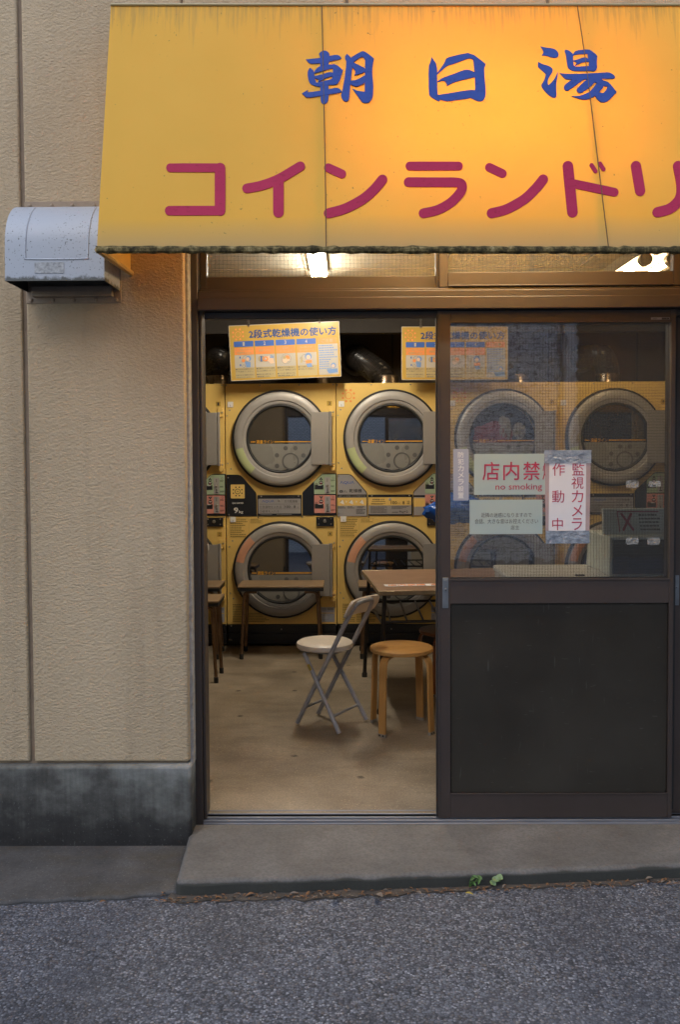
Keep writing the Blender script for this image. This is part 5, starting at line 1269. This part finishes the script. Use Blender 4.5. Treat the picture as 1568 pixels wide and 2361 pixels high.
# blue polythene bag hanging in front of the dryers
bgc = at(1035, 1172, 2.72); b = MB(); nn = 34; mm = 22; vs = []
blx, brx = at(981, 1160, 2.72).x, at(1130, 1160, 2.72).x; bzt, bzb = at(1035, 1137, 2.72).z, at(1035, 1204, 2.72).z
for j in range(mm+1):
    for i in range(nn+1):
        th = math.pi*2*i/nn; v = j/mm; ph = math.pi*v
        rx_ = (brx-blx)/2; rz_ = (bzt-bzb)/2
        d = Vector((math.sin(ph)*math.cos(th), math.sin(ph)*math.sin(th), math.cos(ph)))
        wr_ = 1+.20*noise.noise(d*2.2+Vector((3, 1, 4)))+.10*noise.noise(d*6+Vector((8, 1, 1)))+.05*noise.noise(Vector((d.x*14, d.y*14, d.z*5)))
        vs.append(((blx+brx)/2+d.x*rx_*wr_, 2.72+d.y*.13*wr_, (bzt+bzb)/2+d.z*rz_*wr_+(.03*d.x if d.x < 0 else -.03*d.x)))
b.add(vs, [(j*(nn+1)+i, j*(nn+1)+i+1, (j+1)*(nn+1)+i+1, (j+1)*(nn+1)+i) for j in range(mm) for i in range(nn)])
bag = b.build('plastic_bag', ['blue_bag'], None); tag(bag, 'crumpled shiny blue plastic bag hanging in front of the silver panelled dryer', 'bag')

# ------------------------------------------------------------------ papers and stickers on the door glass
zr = zoom(1600, 1100, 900)
def onglass(x0, y0, x1, y1, Y): a, c = at(*zr(x0, y1), Y), at(*zr(x1, y0), Y); return a.x, c.x, a.z, c.z
YG = .0105
def zx(x, Y=YG): return at(*zr(x, 1200), Y).x
def zy(y, Y=YG): return at(*zr(500, y), Y).z
o = MB().prism(rrect(zx(116), zx(216), zy(1288), zy(957), .003), YG-.0006, YG, 0)
for k, c_ in enumerate('防犯カメラ設置'): o.text(c_, zx(147), zx(184), zy(1013+k*43.3), zy(977+k*43.3), YG-.0012, 1, .012)
o = o.build('sticker', ['sticker_grey', 'ink_white'], None); tag(o, 'narrow grey sticker with white vertical lettering at the left of the door glass', 'sticker')
YI = .0108
o = MB().box(zx(250, YI), zx(760, YI), YI, YI+.0010, zy(1252, YI), zy(990, YI))
for k, (c_, a, b2) in enumerate((('店', 305, 412), ('内', 438, 538), ('禁', 565, 672), ('煙', 692, 800))): 
    if k < 3: o.text(c_, zx(a, YI), zx(b2, YI), zy(1158, YI), zy(1042, YI), YI-.0006, 1, .006)
o.text('煙', zx(690, YI), zx(755, YI), zy(1158, YI), zy(1042, YI), YI-.0006, 1, .004)
o.text('no smoking', zx(388, YI), zx(686, YI), zy(1232, YI), zy(1180, YI), YI-.0006, 1, .004)
o = o.build('notice', ['paper_mint', 'ink_red'], None); tag(o, 'pale green no smoking notice with red lettering behind the door glass', 'notice')
o = MB().box(zx(222, YI), zx(690, YI), YI, YI+.0010, zy(1504, YI), zy(1284, YI))
o.text('近隣の迷惑になりますので', zx(296, YI), zx(620, YI), zy(1397, YI), zy(1367, YI), YI-.0006, 1).text('会話、大きな音はお控えください', zx(255, YI), zx(662, YI), zy(1437, YI), zy(1406, YI), YI-.0006, 1).text('店主', zx(486, YI), zx(540, YI), zy(1476, YI), zy(1448, YI), YI-.0006, 1)
o = o.build('notice', ['paper_mint', 'ink_grey'], None); tag(o, 'pale green notice with three lines of small grey text, below the no smoking notice', 'notice')
pt = thing('poster', 'white paper poster with crimson vertical lettering taped to the door glass', 'poster', (zx(850), YG, zy(1500)))
def xs_(y): return (y-1000)*.006
pz = MB().add([(zx(710), YG-.0008, zy(1490)), (zx(992), YG-.0008, zy(1490)), (zx(997), YG-.0008, zy(1040)), (zx(704), YG-.0008, zy(1040)), (zx(710), YG, zy(1490)), (zx(992), YG, zy(1490)), (zx(997), YG, zy(1040)), (zx(704), YG, zy(1040))], [(0, 1, 2, 3), (7, 6, 5, 4), (0, 4, 5, 1), (1, 5, 6, 2), (2, 6, 7, 3), (3, 7, 4, 0)], 2)
pz.add([(zx(729), YG-.0014, zy(1484)), (zx(966), YG-.0014, zy(1484)), (zx(968), YG-.0014, zy(1048)), (zx(732), YG-.0014, zy(1048))], [(0, 1, 2, 3)], 0)
for c_, x0, x1, y0, y1 in (('監', 878, 956, 1052, 1130), ('視', 874, 952, 1140, 1216), ('カ', 876, 950, 1226, 1302), ('メ', 878, 946, 1318, 1392), ('ラ', 878, 944, 1404, 1480), ('作', 752, 832, 1052, 1132), ('動', 750, 828, 1226, 1304), ('中', 752, 820, 1402, 1480)):
    pz.text(c_, zx(x0), zx(x1), zy(y1), zy(y0), YG-.002, 1, -.004 if c_ not in 'カメラ' else 0)
pz.build('paper', ['paper', 'ink_red', 'paper_pink'], pt)
for x0, x1, y0, y1, sd_ in ((698, 1000, 968, 1052, 1), (710, 992, 1484, 1566, 2)):
    b = MB(); nx_, nz_ = 30, 12; vs = []
    for j in range(nz_+1):
        for i in range(nx_+1):
            x = zx(x0)+(zx(x1)-zx(x0))*i/nx_; z = zy(y1)+(zy(y0)-zy(y1))*j/nz_
            if i in (0, nx_): x += .002*noise.noise(Vector((j*1.7, sd_, 0)))
            vs.append((x, YG-.0022-.0016*abs(noise.noise(Vector((x*60, z*60, sd_))))-.001*abs(noise.noise(Vector((x*150, z*110, sd_+3)))), z))
    b.add(vs, [(j*(nx_+1)+i, j*(nx_+1)+i+1, (j+1)*(nx_+1)+i+1, (j+1)*(nx_+1)+i) for j in range(nz_) for i in range(nx_)]); b.build('silver_tape', ['foil'], pt)
for k, (x0, x1, y0, y1, lb) in enumerate(((1225, 1306, 1164, 1212, 'upper left scrap of old tape on the door glass, right of the poster'), (1368, 1448, 1168, 1206, 'upper right scrap of old tape on the door glass, under the dryer door'), (1226, 1308, 1530, 1574, 'lower left scrap of old tape on the door glass, under the raised lid'), (1364, 1446, 1530, 1576, 'lower right scrap of old tape on the door glass, near the pane edge'))):
    pts = []
    for q in range(22):
        a = 2*math.pi*q/22; ex = math.copysign(abs(math.cos(a))**.4, math.cos(a)); ez = math.copysign(abs(math.sin(a))**.4, math.sin(a)); j_ = 1+.2*noise.noise(Vector((q*.9, k*5, 1)))
        pts.append(((zx(x0)+zx(x1))/2+ex*(zx(x1)-zx(x0))/2*j_, (zy(y0)+zy(y1))/2+ez*(zy(y0)-zy(y1))/2*j_))
    tag(MB().prism(pts, YG-.0006, YG).build('tape_scrap', ['scrap'], None), lb, 'tape', 'tape scraps on the door glass')

# ------------------------------------------------------------------ weeds, dry leaves, litter along the step
def leafmesh(b, c, d, L, wd, mi, curl=.2, nrm=Vector((0, 0, 1)), n=7):
    d = d.normalized(); s = d.cross(nrm).normalized(); up = s.cross(d)
    vs = []
    for i in range(n+1):
        t = i/n; wv = wd*math.sin(math.pi*min(1, t*.93+.04))**.8*.5
        p = c+d*L*t+up*curl*L*(t*(1-t))
        vs += [p-s*wv+up*wv*.35, p, p+s*wv+up*wv*.35]
    fs = []
    for i in range(n):
        for k in (0, 1): fs.append((i*3+k, i*3+k+1, i*3+k+4, i*3+k+3))
    b.add(vs, fs, mi)
zw = zoom(1600, 3120, 350)
for k, (rx_, tips, mt, lb) in enumerate(((zw(560, 640), [(625, 440), (650, 470), (715, 440), (745, 470), (620, 540), (735, 510)], 'leaf', 'spindly weed with narrow leaves growing at the foot of the doorstep'), (zw(960, 600), [(945, 480), (1010, 450), (1080, 480), (915, 525)], 'leaf_pale', 'small weed with round pale leaves at the foot of the doorstep'))):
    base = G(*rx_, ROAD+.004); t = thing('weed', lb, 'weed', base)
    st_ = MB(); lf_ = MB()
    for q, (a, c_) in enumerate(tips):
        tip = at(*zw(a, c_), base.y-.012+.008*(q % 3)); st_.tube(smooth_path([base, base.lerp(tip, .5)+Vector((.006*(q % 2-.5), -.004, .008)), tip], 4), .0012, 0, 5)
        lf_ = MB()
        leafmesh(lf_, tip, Vector((random.uniform(-1, 1), -.5, -.25)), .021 if k == 0 else .025, .009 if k == 0 else .023, 0, .25, Vector((0, -.6, .8)))
        lf_.build('leaf', [mt], t)
    st_.build('stem', [mt], t)
random.seed(21)
spots = [(1092, 2063, 'leaf_yellow', 'green-yellow fallen leaf below the weeds'), (780, 2066, 'leaf_dry', 'large curled brown leaf in the gutter before the doorway'), (668, 2061, 'leaf_dry2', 'grey-brown leaf standing against the doorstep face'), (586, 2060, 'leaf_dry', 'small dark leaf lying by the left part of the doorstep'), (865, 2063, 'leaf_dry2', 'flat tan leaf right of the large curled brown leaf'), (905, 2060, 'leaf_dry', 'small brown leaf in the gutter under the door stile'), (1490, 2027, 'leaf_dry2', 'pale dry leaf by the right end of the doorstep'), (960, 2056, 'leaf_dry2', 'pale torn leaf in the gutter left of the weeds'), (378, 2058, 'leaf_dry', 'rusty brown leaf by the left corner of the doorstep'), (245, 2079, 'leaf_dry', 'rust coloured leaf on the edge of the left pavement')]
for px, py, mt, lb in spots:
    p = G(px, py, ROAD+.012); b = MB(); L = .05 if 'large' in lb else .028
    leafmesh(b, p, Vector((random.uniform(-1, 1), random.uniform(-.35, .35), random.uniform(0, .12))), L, L*.5, 0, .35)
    tag(b.build('dry_leaf', [mt], None), lb, 'leaf', 'fallen leaves along the doorstep')
lit = MB(); random.seed(33)
for k in range(560):
    px = random.uniform(360, 1568); t = (px-380)/1188
    py = 2078-42*t-abs(random.gauss(0, 10))+random.uniform(-2, 9)
    p = G(px, py, ROAD+.008); r = random.uniform(.0015, .0055); a = random.uniform(0, 6.3)
    d = Vector((math.cos(a), math.sin(a)*.6, random.uniform(-.1, .3)))
    if k % 3: leafmesh(lit, p, d, r*4, r*1.6, random.choice((0, 0, 1)), .3, n=2)
    else: lit.add([p+Vector((r*math.cos(q*2.1+a), r*.7*math.sin(q*2.1+a), 0)) for q in range(3)]+[p+Vector((0, 0, r))], [(0, 1, 3), (1, 2, 3), (2, 0, 3)], 2)
lo = lit.build('litter', ['leaf_dry', 'leaf_dry2', 'apron'], None); lo['kind'] = 'stuff'

# ------------------------------------------------------------------ the other side of the street (seen only in the glass)
ob = thing('street_building', 'grey block building across the street mirrored in the door glass', 'building', (0, -9, ROAD))
MB().box(-7, 3.0, -9.6, -9, ROAD, 8.0).build('wall', ['bricks'], ob)
MB().box(3.06, 3.22, -9.5, -8.9, ROAD, 8.0).build('pillar', ['pale_wall'], ob)
MB().box(3.22, 9, -9.8, -9.2, ROAD, 7.6).build('cladding', ['dark_wall'], ob)
MB().box(-1.55, -1.0, -8.995, -8.95, .9, 2.25).build('window', ['pale_wall'], ob)
for pr_ in (): pass
